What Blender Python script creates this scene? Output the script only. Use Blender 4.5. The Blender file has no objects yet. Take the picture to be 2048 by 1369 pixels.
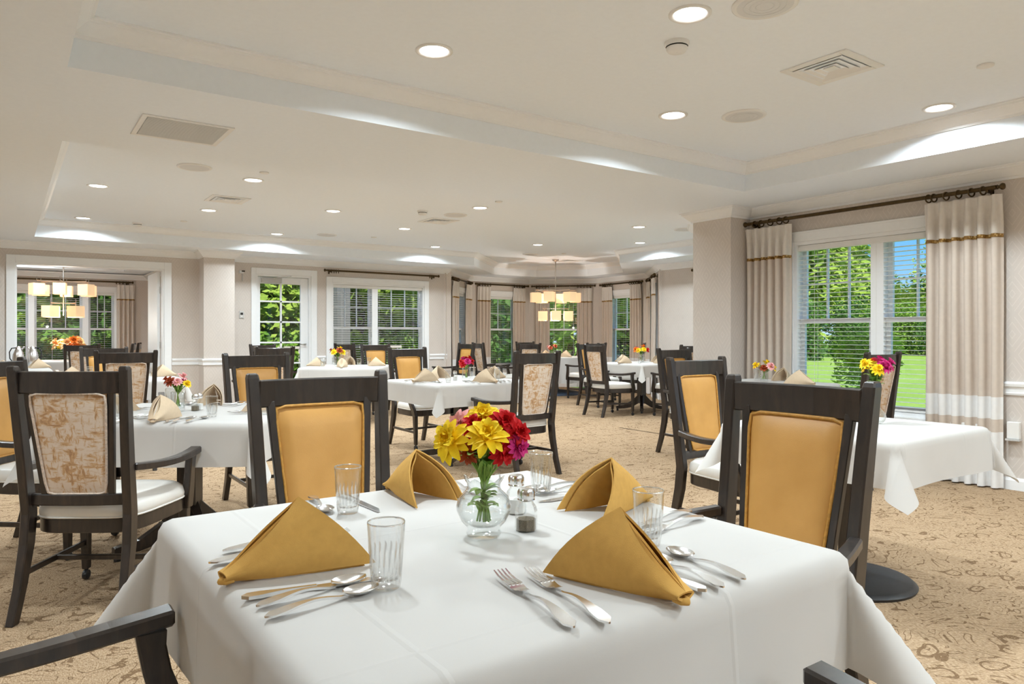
import bpy, bmesh, math, random
from mathutils import Vector, Matrix
from mathutils.geometry import tessellate_polygon
random.seed(7)
PI = math.pi
sc = bpy.context.scene
COL = sc.collection

# ------------------------------------------------------------------ camera
TH = math.atan2(1013, 1434)                      # heading, clockwise from +Y
FW = Vector((math.sin(TH), math.cos(TH), 0)); RT = Vector((math.cos(TH), -math.sin(TH), 0))
cam = bpy.data.cameras.new('camera'); camo = bpy.data.objects.new('camera', cam); COL.objects.link(camo)
camo.location = (0, 0, 1.14); camo.rotation_euler = (PI/2, 0, -TH)
cam.sensor_width = 36; cam.lens = 1434/2048*36; cam.shift_y = -12.5/2048; cam.clip_start = .05; cam.clip_end = 300
sc.camera = camo

# ------------------------------------------------------------------ sky, sun, exposure
w = bpy.data.worlds.new('world'); sc.world = w; w.use_nodes = True
wn = w.node_tree.nodes; wl = w.node_tree.links
geo = wn.new('ShaderNodeTexCoord'); sep = wn.new('ShaderNodeSeparateXYZ'); rmp = wn.new('ShaderNodeValToRGB')
wl.new(geo.outputs['Generated'], sep.inputs[0]); wl.new(sep.outputs[2], rmp.inputs[0])
cr_ = rmp.color_ramp.elements; cr_[0].position = 0; cr_[0].color = (.50, .72, .92, 1); cr_[1].position = .9; cr_[1].color = (.05, .20, .66, 1)
e_ = cr_.new(.10); e_.color = (.17, .49, .90, 1); e_ = cr_.new(.35); e_.color = (.09, .34, .82, 1)
wl.new(rmp.outputs[0], wn['Background'].inputs[0]); wn['Background'].inputs[1].default_value = 1.2   # clear blue sky, paler at the horizon
sun = bpy.data.lights.new('sun', 'SUN'); sun.energy = 9.0; sun.angle = .01; sun.color = (1, .95, .86)
suno = bpy.data.objects.new('sun', sun); COL.objects.link(suno)
suno.rotation_euler = Vector((.42, .55, -.72)).to_track_quat('-Z', 'Y').to_euler()
sc.view_settings.view_transform = 'Standard'; sc.view_settings.look = 'None'
sc.view_settings.gamma = 1; sc.view_settings.use_curve_mapping = False
sc.view_settings.exposure = 0.06
sc.cycles.use_denoising = True
sc.cycles.max_bounces = 10; sc.cycles.diffuse_bounces = 7; sc.cycles.glossy_bounces = 3; sc.cycles.transmission_bounces = 8; sc.cycles.transparent_max_bounces = 14
sc.cycles.use_adaptive_sampling = True; sc.cycles.adaptive_threshold = .03
sc.cycles.sample_clamp_indirect = 6
LAMP_W = 25.5                                    # each recessed ceiling lamp
LAMP_C = (.835, .945, 1.0)

# ------------------------------------------------------------------ materials
MATS = {}
class NT:
    def __init__(s, name):
        s.m = bpy.data.materials.new(name); s.m.use_nodes = True
        s.t = s.m.node_tree; s.n = s.t.nodes; s.b = s.n['Principled BSDF']; MATS[name] = s.m
    def new(s, t, **k):
        x = s.n.new(t)
        for a, v in k.items(): setattr(x, a, v)
        return x
    def link(s, a, b): s.t.links.new(a, b)
    def put(s, sock, v):
        if hasattr(v, 'is_linked') or isinstance(v, bpy.types.NodeSocket): s.link(v, sock)
        else: sock.default_value = v
    def math(s, op, a, b=None, c=None):
        x = s.new('ShaderNodeMath', operation=op); s.put(x.inputs[0], a)
        if b is not None: s.put(x.inputs[1], b)
        if c is not None: s.put(x.inputs[2], c)
        return x.outputs[0]
    def coord(s, kind='Object'): return s.new('ShaderNodeTexCoord').outputs[kind]
    def mapping(s, v, scale=(1, 1, 1), rot=(0, 0, 0)):
        x = s.new('ShaderNodeMapping'); s.link(v, x.inputs[0]); x.inputs['Scale'].default_value = scale; x.inputs['Rotation'].default_value = rot
        return x.outputs[0]
    def noise(s, v, scale, detail=3, rough=.55, dist=0):
        x = s.new('ShaderNodeTexNoise'); s.link(v, x.inputs['Vector']); x.inputs['Scale'].default_value = scale
        x.inputs['Detail'].default_value = detail; x.inputs['Roughness'].default_value = rough; x.inputs['Distortion'].default_value = dist
        return x.outputs['Fac']
    def ramp(s, f, stops):
        x = s.new('ShaderNodeValToRGB'); s.link(f, x.inputs[0]); e = x.color_ramp.elements
        while len(e) < len(stops): e.new(.5)
        for q, (p, c) in zip(e, stops): q.position = p; q.color = (*c, 1) if len(c) == 3 else c
        return x.outputs[0]
    def mix(s, f, a, b):
        x = s.new('ShaderNodeMix', data_type='RGBA'); s.put(x.inputs[0], f)
        s.put(x.inputs[6], (*a, 1) if isinstance(a, tuple) else a); s.put(x.inputs[7], (*b, 1) if isinstance(b, tuple) else b)
        return x.outputs[2]
    def bump(s, h, strength=.3, dist=.002):
        x = s.new('ShaderNodeBump'); s.link(h, x.inputs['Height']); x.inputs['Strength'].default_value = strength; x.inputs['Distance'].default_value = dist
        s.link(x.outputs[0], s.b.inputs['Normal'])
    def base(s, c): s.put(s.b.inputs['Base Color'], (*c, 1) if isinstance(c, tuple) else c)
    def set(s, rough=.5, metal=0, spec=None, trans=None, ior=None, coat=None):
        s.b.inputs['Roughness'].default_value = rough; s.b.inputs['Metallic'].default_value = metal
        if spec is not None: s.b.inputs['Specular IOR Level'].default_value = spec
        if trans is not None: s.b.inputs['Transmission Weight'].default_value = trans
        if ior is not None: s.b.inputs['IOR'].default_value = ior
        if coat is not None: s.b.inputs['Coat Weight'].default_value = coat

def plain(name, c, rough=.5, metal=0, var=.06, scale=30, spec=None, bump=0, bs=200):
    m = NT(name); co = m.coord(); n = m.noise(co, scale)
    lo = tuple(max(0, x*(1-var)) for x in c); hi = tuple(min(1, x*(1+var)) for x in c)
    m.base(m.ramp(n, [(.3, lo), (.7, hi)])); m.set(rough, metal, spec)
    if bump: m.bump(m.noise(co, bs, 2), bump, .001)
    return m.m

plain('ceiling', (.85, .905, .97), .9, var=.01, spec=.1)
plain('trim', (.88, .90, .92), .45, var=.01)
plain('white_plastic', (.80, .80, .79), .4, var=.01)
plain('grey_plastic', (.55, .55, .54), .5, var=.02)
plain('grille_grey', (.70, .71, .72), .6, var=.03, scale=300)
plain('dark_gap', (.02, .02, .02), .8)
plain('seat_vinyl', (.74, .72, .68), .38, var=.03, scale=8)
plain('napkin_gold', (.60, .35, .095), .85, var=.05, scale=60, spec=.15, bump=.3, bs=900)
plain('napkin_beige', (.60, .47, .33), .85, var=.04, scale=60, spec=.15, bump=.3, bs=900)
plain('steel', (.82, .82, .82), .20, 1, var=.03)
plain('nickel', (.55, .53, .50), .3, 1)
plain('bronze', (.085, .055, .022), .38, .75, var=.2)
plain('black_iron', (.018, .018, .019), .45, var=.2)
plain('blue_grey', (.06, .085, .13), .5, var=.2)
plain('curtain_light', (.74, .70, .66), .9, var=.03, spec=.1)
plain('curtain_beige', (.62, .54, .47), .85, var=.03, spec=.15)
plain('curtain_white', (.80, .80, .80), .9, var=.02, spec=.1)
plain('petal_yellow', (.92, .66, .02), .6, var=.1, scale=40, spec=.2)
plain('petal_red', (.55, .008, .012), .6, var=.25, scale=60, spec=.2)
plain('petal_pink', (.85, .42, .42), .6, var=.1, spec=.2)
plain('petal_magenta', (.58, .03, .20), .6, var=.2, scale=60, spec=.2)
plain('petal_orange', (.80, .22, .03), .6, var=.2, scale=60, spec=.2)
plain('petal_peach', (.85, .52, .24), .6, var=.2, scale=30, spec=.2)
plain('petal_rust', (.35, .06, .02), .6, var=.25, scale=60, spec=.2)
plain('stem', (.22, .36, .06), .6, var=.2)
plain('leaf_green', (.08, .20, .02), .5, var=.35, scale=40)
plain('pepper', (.14, .11, .07), .9, var=.5, scale=500)
plain('salt', (.75, .74, .72), .9)
plain('bark', (.13, .09, .06), .9, var=.4, scale=8)
plain('porch_grey', (.12, .13, .13), .6)
plain('concrete', (.45, .43, .40), .9)

m = NT('gold_braid'); co = m.coord()
v = m.new('ShaderNodeTexVoronoi'); m.link(co, v.inputs['Vector']); v.inputs['Scale'].default_value = 45
m.base(m.ramp(v.outputs['Distance'], [(.12, (.75, .58, .28)), (.35, (.36, .20, .05)), (.7, (.20, .10, .02))])); m.set(.5, .3)

m = NT('wood'); co = m.coord(); mp = m.mapping(co, (12, 12, 2.2))
n = m.noise(mp, 3.5, 4, .6, .6)
m.base(m.ramp(n, [(.3, (.015, .0115, .010)), (.55, (.028, .020, .016)), (.8, (.055, .034, .024))])); m.set(.30, spec=.5)
m.b.inputs['Coat Weight'].default_value = .25; m.b.inputs['Coat Roughness'].default_value = .25

m = NT('yellow_vinyl'); co = m.coord(); n = m.noise(co, 9, 3)
m.base(m.ramp(n, [(.3, (.55, .285, .072)), (.7, (.62, .33, .092))])); m.set(.42, spec=.4)
m.bump(m.noise(co, 420, 2), .25, .001)
plain('yellow_welt', (.50, .25, .045), .5, var=.2, scale=90)

m = NT('pattern_fabric'); co = m.coord()
a = m.noise(m.mapping(co, (40, 40, 13)), 1.5, 5, .66, .5); b = m.noise(m.mapping(co, (15, 15, 46)), 1.2, 5, .66, .4); c = m.noise(co, 7, 2)
s = m.math('MAXIMUM', a, b); s = m.math('ADD', s, m.math('MULTIPLY', c, .35))
m.base(m.ramp(s, [(.66, (.70, .60, .51)), (.72, (.64, .50, .37)), (.77, (.58, .37, .20)), (.84, (.42, .25, .14))])); m.set(.85, spec=.1)
m.bump(s, .3, .001)
plain('pattern_welt', (.60, .50, .42), .8, var=.25, scale=120)

m = NT('tablecloth'); co = m.coord(); n = m.noise(co, 5, 2)
m.base(m.ramp(n, [(.3, (.62, .605, .585)), (.7, (.65, .635, .615))])); m.set(.8, spec=.15)
sx = m.new('ShaderNodeSeparateXYZ'); m.link(co, sx.inputs[0])
def crease(sock, off): return m.math('SUBTRACT', 1, m.math('MINIMUM', m.math('MULTIPLY', m.math('ABSOLUTE', m.math('SUBTRACT', sock, off)), 130), 1))
cr = m.math('MAXIMUM', crease(sx.outputs[0], -.365), crease(sx.outputs[1], -.43))
cr = m.math('MAXIMUM', cr, m.math('MAXIMUM', crease(sx.outputs[0], .15), crease(sx.outputs[1], .10)))
m.bump(m.math('ADD', cr, m.math('MULTIPLY', m.noise(co, 700, 2), .06)), .35, .003)
tr = m.new('ShaderNodeBsdfTranslucent'); tr.inputs[0].default_value = (.80, .72, .58, 1)
mx = m.new('ShaderNodeMixShader'); mx.inputs[0].default_value = .16
m.link(m.b.outputs[0], mx.inputs[1]); m.link(tr.outputs[0], mx.inputs[2]); m.link(mx.outputs[0], m.n['Material Output'].inputs[0])

# wallpaper: thin lighter lattice of nested diamonds on warm beige
m = NT('wallpaper'); co = m.coord(); sx = m.new('ShaderNodeSeparateXYZ'); m.link(co, sx.inputs[0])
h = m.math('ADD', sx.outputs[0], sx.outputs[1])
def tri(sock, size): return m.math('ABSOLUTE', m.math('SUBTRACT', m.math('FRACT', m.math('DIVIDE', m.math('ADD', sock, 50), size)), .5))
p = m.math('MULTIPLY', tri(h, .20), 2); q = m.math('MULTIPLY', tri(sx.outputs[2], .30), 2)
d = m.math('ADD', p, q); f = m.math('FRACT', m.math('MULTIPLY', d, 2.5))
ln = m.math('LESS_THAN', m.math('ABSOLUTE', m.math('SUBTRACT', f, .5)), .07)
br = m.math('LESS_THAN', m.math('ABSOLUTE', m.math('SUBTRACT', p, q)), .72)
ln = m.math('MULTIPLY', ln, br)
n = m.noise(co, 3, 2)
bg = m.ramp(n, [(.3, (.63, .575, .53)), (.7, (.66, .605, .56))])
m.base(m.mix(m.math('MULTIPLY', ln, .55), bg, (.77, .71, .66))); m.set(.75, spec=.2)

# carpet: tan loop pile with brown scrolls, ovals and golden flecks
m = NT('carpet'); co = m.coord()
big = m.noise(co, 2.3, 3, .5, 2.2)
line = m.math('LESS_THAN', m.math('ABSOLUTE', m.math('SUBTRACT', m.math('FRACT', m.math('MULTIPLY', big, 11)), .5)), .075)
line = m.math('MULTIPLY', line, m.math('GREATER_THAN', m.noise(co, 9, 2), .44))
wob = m.new('ShaderNodeTexNoise'); m.link(co, wob.inputs['Vector']); wob.inputs['Scale'].default_value = 5
vm = m.new('ShaderNodeVectorMath', operation='MULTIPLY_ADD'); m.link(wob.outputs['Color'], vm.inputs[0]); vm.inputs[1].default_value = (.16, .16, 0); m.link(co, vm.inputs[2])
v = m.new('ShaderNodeTexVoronoi'); v.feature = 'F1'; m.link(m.mapping(vm.outputs[0], (5.2, 9.0, 1), (0, 0, .6)), v.inputs['Vector']); v.inputs['Scale'].default_value = 1
ring = m.math('LESS_THAN', m.math('ABSOLUTE', m.math('SUBTRACT', v.outputs['Distance'], .30)), .035)
ring = m.math('MULTIPLY', ring, m.math('GREATER_THAN', m.noise(co, 3.1, 1), .50))
fine = m.noise(m.mapping(co, (210, 75, 1), (0, 0, .5)), 1, 2)
fle = m.noise(m.mapping(co, (55, 140, 1), (0, 0, -.3)), 1, 3)
tone = m.noise(co, 1.1, 2)
c1 = m.ramp(fine, [(.28, (.22, .14, .08)), (.50, (.40, .285, .18)), (.74, (.60, .455, .315))])
c1 = m.mix(m.math('MULTIPLY', tone, .35), c1, (.30, .19, .10))
c2 = m.mix(m.math('MULTIPLY', m.math('MAXIMUM', line, ring), .72), c1, (.115, .062, .028))
c3 = m.mix(m.math('MULTIPLY', m.math('GREATER_THAN', fle, .63), .38), c2, (.64, .47, .27))
m.base(c3); m.set(.95, spec=.05); m.bump(fine, .6, .005)

def glassy(name, tint, base, edge, rough=.03, cut=0):
    """thin clear glass: passes light straight through, mirrors more at grazing angles; optional cut flutes on the lower body"""
    m = NT(name); tp = m.new('ShaderNodeBsdfTransparent'); tp.inputs[0].default_value = (*tint, 1)
    gl = m.new('ShaderNodeBsdfGlossy'); gl.inputs['Roughness'].default_value = rough; gl.inputs[0].default_value = (.97, .98, .98, 1)
    lw = m.new('ShaderNodeLayerWeight'); f = m.math('ADD', m.math('MULTIPLY', m.math('POWER', lw.outputs['Facing'], 3.0), edge), base)
    if cut:
        sx = m.new('ShaderNodeSeparateXYZ'); m.link(m.coord(), sx.inputs[0])
        a = m.math('ARCTAN2', sx.outputs[1], sx.outputs[0]); z = sx.outputs[2]
        st = m.math('POWER', m.math('ABSOLUTE', m.math('COSINE', m.math('ADD', m.math('MULTIPLY', a, 9), m.math('MULTIPLY', z, 36)))), 5)
        zone = m.math('MULTIPLY', m.math('GREATER_THAN', z, .012), m.math('LESS_THAN', z, m.math('ADD', .058, m.math('MULTIPLY', m.math('ABSOLUTE', m.math('SINE', m.math('MULTIPLY', a, 9))), .010))))
        f = m.math('ADD', f, m.math('MULTIPLY', m.math('MULTIPLY', st, zone), cut))
        f = m.math('ADD', f, m.math('MULTIPLY', m.math('LESS_THAN', z, .012), cut*.55)); f = m.math('ADD', f, m.math('MULTIPLY', m.math('GREATER_THAN', z, .1030), .55))
    mx = m.new('ShaderNodeMixShader'); m.link(f, mx.inputs[0]); m.link(tp.outputs[0], mx.inputs[1]); m.link(gl.outputs[0], mx.inputs[2]); m.link(mx.outputs[0], m.n['Material Output'].inputs[0])
glassy('tumbler_glass', (.965, .97, .97), .035, .85, .05, .42)
glassy('vase_glass', (.975, .985, .985), .05, .95)
glassy('water', (.975, .985, .985), .03, .3)
m = NT('pane'); gl = m.new('ShaderNodeBsdfGlossy'); gl.inputs['Roughness'].default_value = .02
tp = m.new('ShaderNodeBsdfTransparent'); mx = m.new('ShaderNodeMixShader'); mx.inputs[0].default_value = .03; m.link(tp.outputs[0], mx.inputs[1]); m.link(gl.outputs[0], mx.inputs[2]); m.link(mx.outputs[0], m.n['Material Output'].inputs[0])

def emitter(name, c, s):
    m = NT(name); m.base(c); m.b.inputs['Emission Color'].default_value = (*c, 1); m.b.inputs['Emission Strength'].default_value = s
emitter('lamp_lens', (1, .97, .92), 9)
emitter('lamp_shade', (1, .74, .45), .48)
m = NT('grass'); co = m.coord(); n = m.noise(co, .35, 3); n2 = m.noise(co, 14, 3)
m.base(m.mix(n2, m.ramp(n, [(.3, (.15, .26, .05)), (.7, (.26, .39, .08))]), (.22, .36, .06))); m.set(.9, spec=.1)
for nm, lo, hi in (('foliage', (.07, .20, .02), (.26, .42, .06)), ('foliage_light', (.16, .30, .03), (.42, .55, .10)), ('foliage_dark', (.03, .11, .02), (.13, .27, .05))):
    m = NT(nm); co = m.coord(); n = m.noise(co, 2.2, 3, .7)
    c = m.ramp(n, [(.3, lo), (.7, hi)]); m.base(c); m.set(.6, spec=.2)
    tr = m.new('ShaderNodeBsdfTranslucent'); m.link(c, tr.inputs[0])
    mx = m.new('ShaderNodeMixShader'); mx.inputs[0].default_value = .4
    m.link(m.b.outputs[0], mx.inputs[1]); m.link(tr.outputs[0], mx.inputs[2]); m.link(mx.outputs[0], m.n['Material Output'].inputs[0])

# ------------------------------------------------------------------ geometry helpers: each returns (verts, faces)
def box(x0, x1, y0, y1, z0, z1):
    v = [(x0, y0, z0), (x1, y0, z0), (x1, y1, z0), (x0, y1, z0), (x0, y0, z1), (x1, y0, z1), (x1, y1, z1), (x0, y1, z1)]
    return v, [(0, 3, 2, 1), (4, 5, 6, 7), (0, 1, 5, 4), (1, 2, 6, 5), (2, 3, 7, 6), (3, 0, 4, 7)]
def join(*ms):
    V, F = [], []
    for v, f in ms:
        o = len(V); V += list(v); F += [tuple(i+o for i in q) for q in f]
    return V, F
def xf(mm, loc=(0, 0, 0), rz=0, s=1):
    c, sn = math.cos(rz), math.sin(rz); v, f = mm
    return [(loc[0]+s*(c*x-sn*y), loc[1]+s*(sn*x+c*y), loc[2]+s*z) for x, y, z in v], f
def mtx(mm, M): return [tuple(M @ Vector(p)) for p in mm[0]], mm[1]
def lathe(prof, n=24, cap=True, wav=None):
    V, F = [], []
    for r, z in prof:
        for k in range(n):
            a = 2*PI*k/n; rr, zz = (r, z) if wav is None else wav(r, z, a)
            V.append((rr*math.cos(a), rr*math.sin(a), zz))
    for i in range(len(prof)-1):
        for k in range(n):
            F.append((i*n+k, i*n+(k+1) % n, (i+1)*n+(k+1) % n, (i+1)*n+k))
    if cap: F.append(tuple(range(n-1, -1, -1))); F.append(tuple((len(prof)-1)*n+k for k in range(n)))
    return V, F
def tube(path, r, n=6, closed=False):
    V, F = [], []; P = [Vector(p) for p in path]; N = len(P); up = Vector((0, 0, 1)); prev = None
    for i, p in enumerate(P):
        if closed: t = P[(i+1) % N]-P[i-1]
        else: t = P[min(i+1, N-1)]-P[max(i-1, 0)]
        t.normalize()
        if prev is None:
            a = t.cross(up)
            if a.length < .05: a = t.cross(Vector((1, 0, 0)))
        else: a = prev-t*prev.dot(t)
        a.normalize(); prev = a; b = t.cross(a)
        rr = r[i] if isinstance(r, (list, tuple)) else r
        for k in range(n):
            q = p+(a*math.cos(2*PI*k/n)+b*math.sin(2*PI*k/n))*rr; V.append(tuple(q))
    M = N if closed else N-1
    for i in range(M):
        j = (i+1) % N
        for k in range(n): F.append((i*n+k, i*n+(k+1) % n, j*n+(k+1) % n, j*n+k))
    if not closed: F.append(tuple(range(n-1, -1, -1))); F.append(tuple((N-1)*n+k for k in range(n)))
    return V, F
def beam(secs):
    """secs: list of 4-corner sections"""
    V, F = [], []
    for s in secs: V += list(s)
    for i in range(len(secs)-1):
        for k in range(4): F.append((i*4+k, i*4+(k+1) % 4, (i+1)*4+(k+1) % 4, (i+1)*4+k))
    F.append((3, 2, 1, 0)); e = (len(secs)-1)*4; F.append((e, e+1, e+2, e+3))
    return V, F
def vbeam(pts):       # (x, y, z, wx, wy): horizontal sections stacked upward
    return beam([[(x-a/2, y-b/2, z), (x+a/2, y-b/2, z), (x+a/2, y+b/2, z), (x-a/2, y+b/2, z)] for x, y, z, a, b in pts])
def hbeam(pts, horiz='x'):  # (x, y, z, thickness across, height): vertical sections along a mostly horizontal path
    S = []
    for i, (x, y, z, t, hh) in enumerate(pts):
        a = Vector(pts[max(i-1, 0)][:2]); b = Vector(pts[min(i+1, len(pts)-1)][:2]); d = (b-a).normalized(); nx, ny = -d.y*t/2, d.x*t/2
        S.append([(x-nx, y-ny, z-hh/2), (x+nx, y+ny, z-hh/2), (x+nx, y+ny, z+hh/2), (x-nx, y-ny, z+hh/2)])
    return beam(S)
def grid(nu, nv, fn, closed_u=False):
    V = [fn(i/(nu-1), j/(nv-1)) for j in range(nv) for i in range(nu)]
    F = [(j*nu+i, j*nu+i+1, (j+1)*nu+i+1, (j+1)*nu+i) for j in range(nv-1) for i in range(nu-1)]
    return V, F
def data(name, mm, mat, smooth=False, bevel=0, recalc=True, angle=None):
    me = bpy.data.meshes.new(name); me.from_pydata([tuple(p) for p in mm[0]], [], [tuple(f) for f in mm[1]])
    bm = bmesh.new(); bm.from_mesh(me)
    if recalc: bmesh.ops.recalc_face_normals(bm, faces=bm.faces)
    if bevel:
        bmesh.ops.bevel(bm, geom=[e for e in bm.edges if len(e.link_faces) == 2 and e.calc_face_angle(0) > .6], offset=bevel, segments=1, affect='EDGES', profile=.5, clamp_overlap=True)
    for f in bm.faces: f.smooth = smooth
    bm.to_mesh(me); bm.free()
    me.materials.append(MATS[mat])
    if angle: me.set_sharp_from_angle(angle=angle)
    return me
def mk(name, mm, mat, parent=None, smooth=False, bevel=0, loc=None, rz=0, recalc=True, angle=None, kind=None):
    me = mm if isinstance(mm, bpy.types.Mesh) else data(name, mm, mat, smooth, bevel, recalc, angle)
    o = bpy.data.objects.new(name, me); COL.objects.link(o)
    if parent: o.parent = parent
    if loc is not None: o.location = loc
    if rz: o.rotation_euler = (0, 0, rz)
    if kind: o['kind'] = kind
    return o
def tag(o, label, cat, group=None):
    o['label'] = label; o['category'] = cat
    if group: o['group'] = group
    return o
def thing(name, label, cat, loc=(0, 0, 0), rz=0, group=None):
    o = bpy.data.objects.new(name, None); COL.objects.link(o); o.empty_display_size = .05
    o.location = loc; o.rotation_euler = (0, 0, rz)
    return tag(o, label, cat, group)
def struct(name, mm, mat, parent=None, label=None, cat=None, **k):
    o = mk(name, mm, mat, parent, **k)
    if not parent:
        o['kind'] = 'structure'
        if label: o['label'] = label
        if cat: o['category'] = cat
    return o
def copy_tree(o, parent=None):
    c = o.copy(); COL.objects.link(c); c.parent = parent
    for ch in list(o.children): copy_tree(ch, c)
    return c
def dup(root, loc, rz, label=None, group=None):
    c = copy_tree(root); c.location = loc; c.rotation_euler = (0, 0, rz)
    if label: c['label'] = label
    if group: c['group'] = group
    return c

# ------------------------------------------------------------------ room shell (plan points run counter-clockwise, interior on the left)
ZS, ZT = 2.40, 2.63
XR, YP0, YP1, XP = 6.09, 4.49, 4.96, 5.79
A = (6.78, 11.73); B = (8.05, 12.90); C = (9.60, 12.93); D = (10.70, 11.83); E_ = (10.55, 10.15); Fp = (9.52, 8.93)
XF = 9.52
PATH = [(XR, -3.5), (XR, YP0), (XP, YP0), (XP, YP1), (6.25, YP1), (7.65, 6.38), (XF, 6.38), Fp, E_, D, C, B, A, (2.83, 11.73), (2.83, 11.27), (2.39, 11.27), (2.39, 11.6), (-3.5, 11.6), (-3.5, -3.5)]

def frame_on(P, Q):
    """Matrix: local x along the wall, y into the room, z up."""
    P = Vector((*P, 0)); Q = Vector((*Q, 0)); e = (Q-P).normalized()
    return P, math.atan2(e.y, e.x), (Q-P).length
def wall(name, P, Q, openings=(), thick=.14, top=ZS+.02, label=None, ext0=0, ext1=0, mat='wallpaper'):
    o, rz, L = frame_on(P, Q)
    ts = sorted({-ext0, L+ext1} | {t for a in openings for t in a[:2]}); pcs = []
    for t0, t1 in zip(ts, ts[1:]):
        zz = [(0, top)]
        for a0, a1, b0, b1 in openings:
            if a0 < t1-1e-6 and a1 > t0+1e-6:
                nz = []
                for z0, z1 in zz:
                    if b0 > z0: nz.append((z0, min(b0, z1)))
                    if b1 < z1: nz.append((max(b1, z0), z1))
                zz = nz
        for z0, z1 in zz:
            if z1-z0 > 1e-4: pcs.append(box(t0, t1, -thick, 0, z0, z1))
    return struct(name, join(*pcs), mat, loc=o, rz=rz, label=label, cat='wall')
def sweep(path, prof, closed=False):
    n = len(path); V, F = [], []; P = [Vector(p) for p in path]
    for i in range(n):
        if closed or 0 < i < n-1:
            d1 = (P[i]-P[i-1]).normalized(); d2 = (P[(i+1) % n]-P[i]).normalized()
        elif i == 0: d1 = d2 = (P[1]-P[0]).normalized()
        else: d1 = d2 = (P[i]-P[i-1]).normalized()
        n1 = Vector((-d1.y, d1.x)); n2 = Vector((-d2.y, d2.x)); mm = (n1+n2)/(1+n1.dot(n2))
        for off, z in prof: V.append((P[i].x+mm.x*off, P[i].y+mm.y*off, z))
    k = len(prof)
    for i in range(n if closed else n-1):
        j = (i+1) % n
        for q in range(k): F.append((i*k+q, j*k+q, j*k+(q+1) % k, i*k+(q+1) % k))
    if not closed: F.append(tuple(range(k))); F.append(tuple((n-1)*k+q for q in range(k-1, -1, -1)))
    return V, F
def poly(loops, z):
    tris = tessellate_polygon([[Vector((*p, 0)) for p in l] for l in loops]); V = [(*p, z) for l in loops for p in l]
    return V, [tuple(t) for t in tris]

struct('floor', join(box(-3.64, 6.23, -3.64, 6.5, -.12, 0), ([(6.2, 4.9, 0), (7.75, 6.5, 0), (6.2, 6.5, 0), (6.2, 4.9, -.1), (7.75, 6.5, -.1), (6.2, 6.5, -.1)], [(0, 1, 2), (3, 5, 4), (0, 3, 4, 1)]), box(-3.64, 10.7, 6.5, 11.84, -.12, 0), box(6.8, 10.2, 11.84, 12.95, -.12, 0), box(-3.64, 2.6, 11.84, 16.94, -.12, 0)), 'carpet', label='tan patterned carpet with brown scrolls', cat='floor')
oc = (8.735, 10.92); ap = 1.31; hs = ap*math.tan(PI/8)
TRAY1 = [(.237, -2.2), (5.275, -2.2), (5.275, 3.943), (.237, 3.943)]
TRAY2 = [(.30, 5.46), (6.50, 5.46), (7.80, 6.66), (8.72, 6.66), (8.72, 9.10), (oc[0]+ap, oc[1]-hs), (oc[0]+ap, oc[1]+hs), (oc[0]+hs, oc[1]+ap), (oc[0]-hs, oc[1]+ap), (6.88, 10.92), (.30, 10.92)]
OUT = [(-3.7, -3.7), (6.3, -3.7), (6.2, 4.8), (6.35, 4.93), (7.72, 6.28), (9.65, 6.28), (9.66, 8.85), (10.75, 10.1), (10.9, 11.9), (9.68, 13.1), (8.0, 13.1), (6.75, 11.9), (-3.7, 11.9)]
sof = poly([OUT, TRAY1, TRAY2], ZS)
sides = []
for tr in (TRAY1, TRAY2):
    for i in range(len(tr)):
        a, b = tr[i], tr[(i+1) % len(tr)]; sides.append(([(*a, ZS), (*b, ZS), (*b, ZT+.1), (*a, ZT+.1)], [(0, 1, 2, 3)]))
ceil = struct('ceiling', join(sof, *sides), 'ceiling', recalc=False, label='white soffit ceiling with two recessed trays', cat='ceiling')
mk('tray_top', poly([[(p[0]+(.02 if p[0] > 3 else -.02), p[1]+(.02 if p[1] > 3 else -.02)) for p in TRAY1]], ZT), 'ceiling', ceil)
mk('tray_top', poly([TRAY2], ZT), 'ceiling', ceil)
struct('roof', join(box(-4, 6.35, -4, 6.2, ZT+.12, ZT+.3), box(-4, 10.9, 6.2, 11.95, ZT+.12, ZT+.3), box(6.6, 10.4, 11.95, 13.15, ZT+.12, ZT+.3), box(-4, 2.75, 11.95, 17.1, ZT+.12, ZT+.3)), 'ceiling', label='flat roof slab over the building', cat='roof')
CROWN = [(0, 2.30), (.014, 2.30), (.018, 2.316), (.03, 2.322), (.045, 2.338), (.078, 2.372), (.086, 2.376), (.088, 2.388), (.10, 2.390), (.10, 2.405), (0, 2.405)]
struct('trim_1', sweep(PATH, CROWN, True), 'trim', label='white crown moulding along the tops of the walls', cat='moulding')
TC = [(0, 2.543), (.012, 2.543), (.016, 2.558), (.03, 2.566), (.075, 2.604), (.084, 2.606), (.088, 2.618), (.10, 2.620), (.10, 2.635), (0, 2.635)]
struct('trim_2', sweep(TRAY1, TC, True), 'trim', label='white crown moulding inside the nearer ceiling tray', cat='moulding')
struct('trim_3', sweep(TRAY2, TC, True), 'trim', label='white crown moulding inside the farther ceiling tray', cat='moulding')

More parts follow.
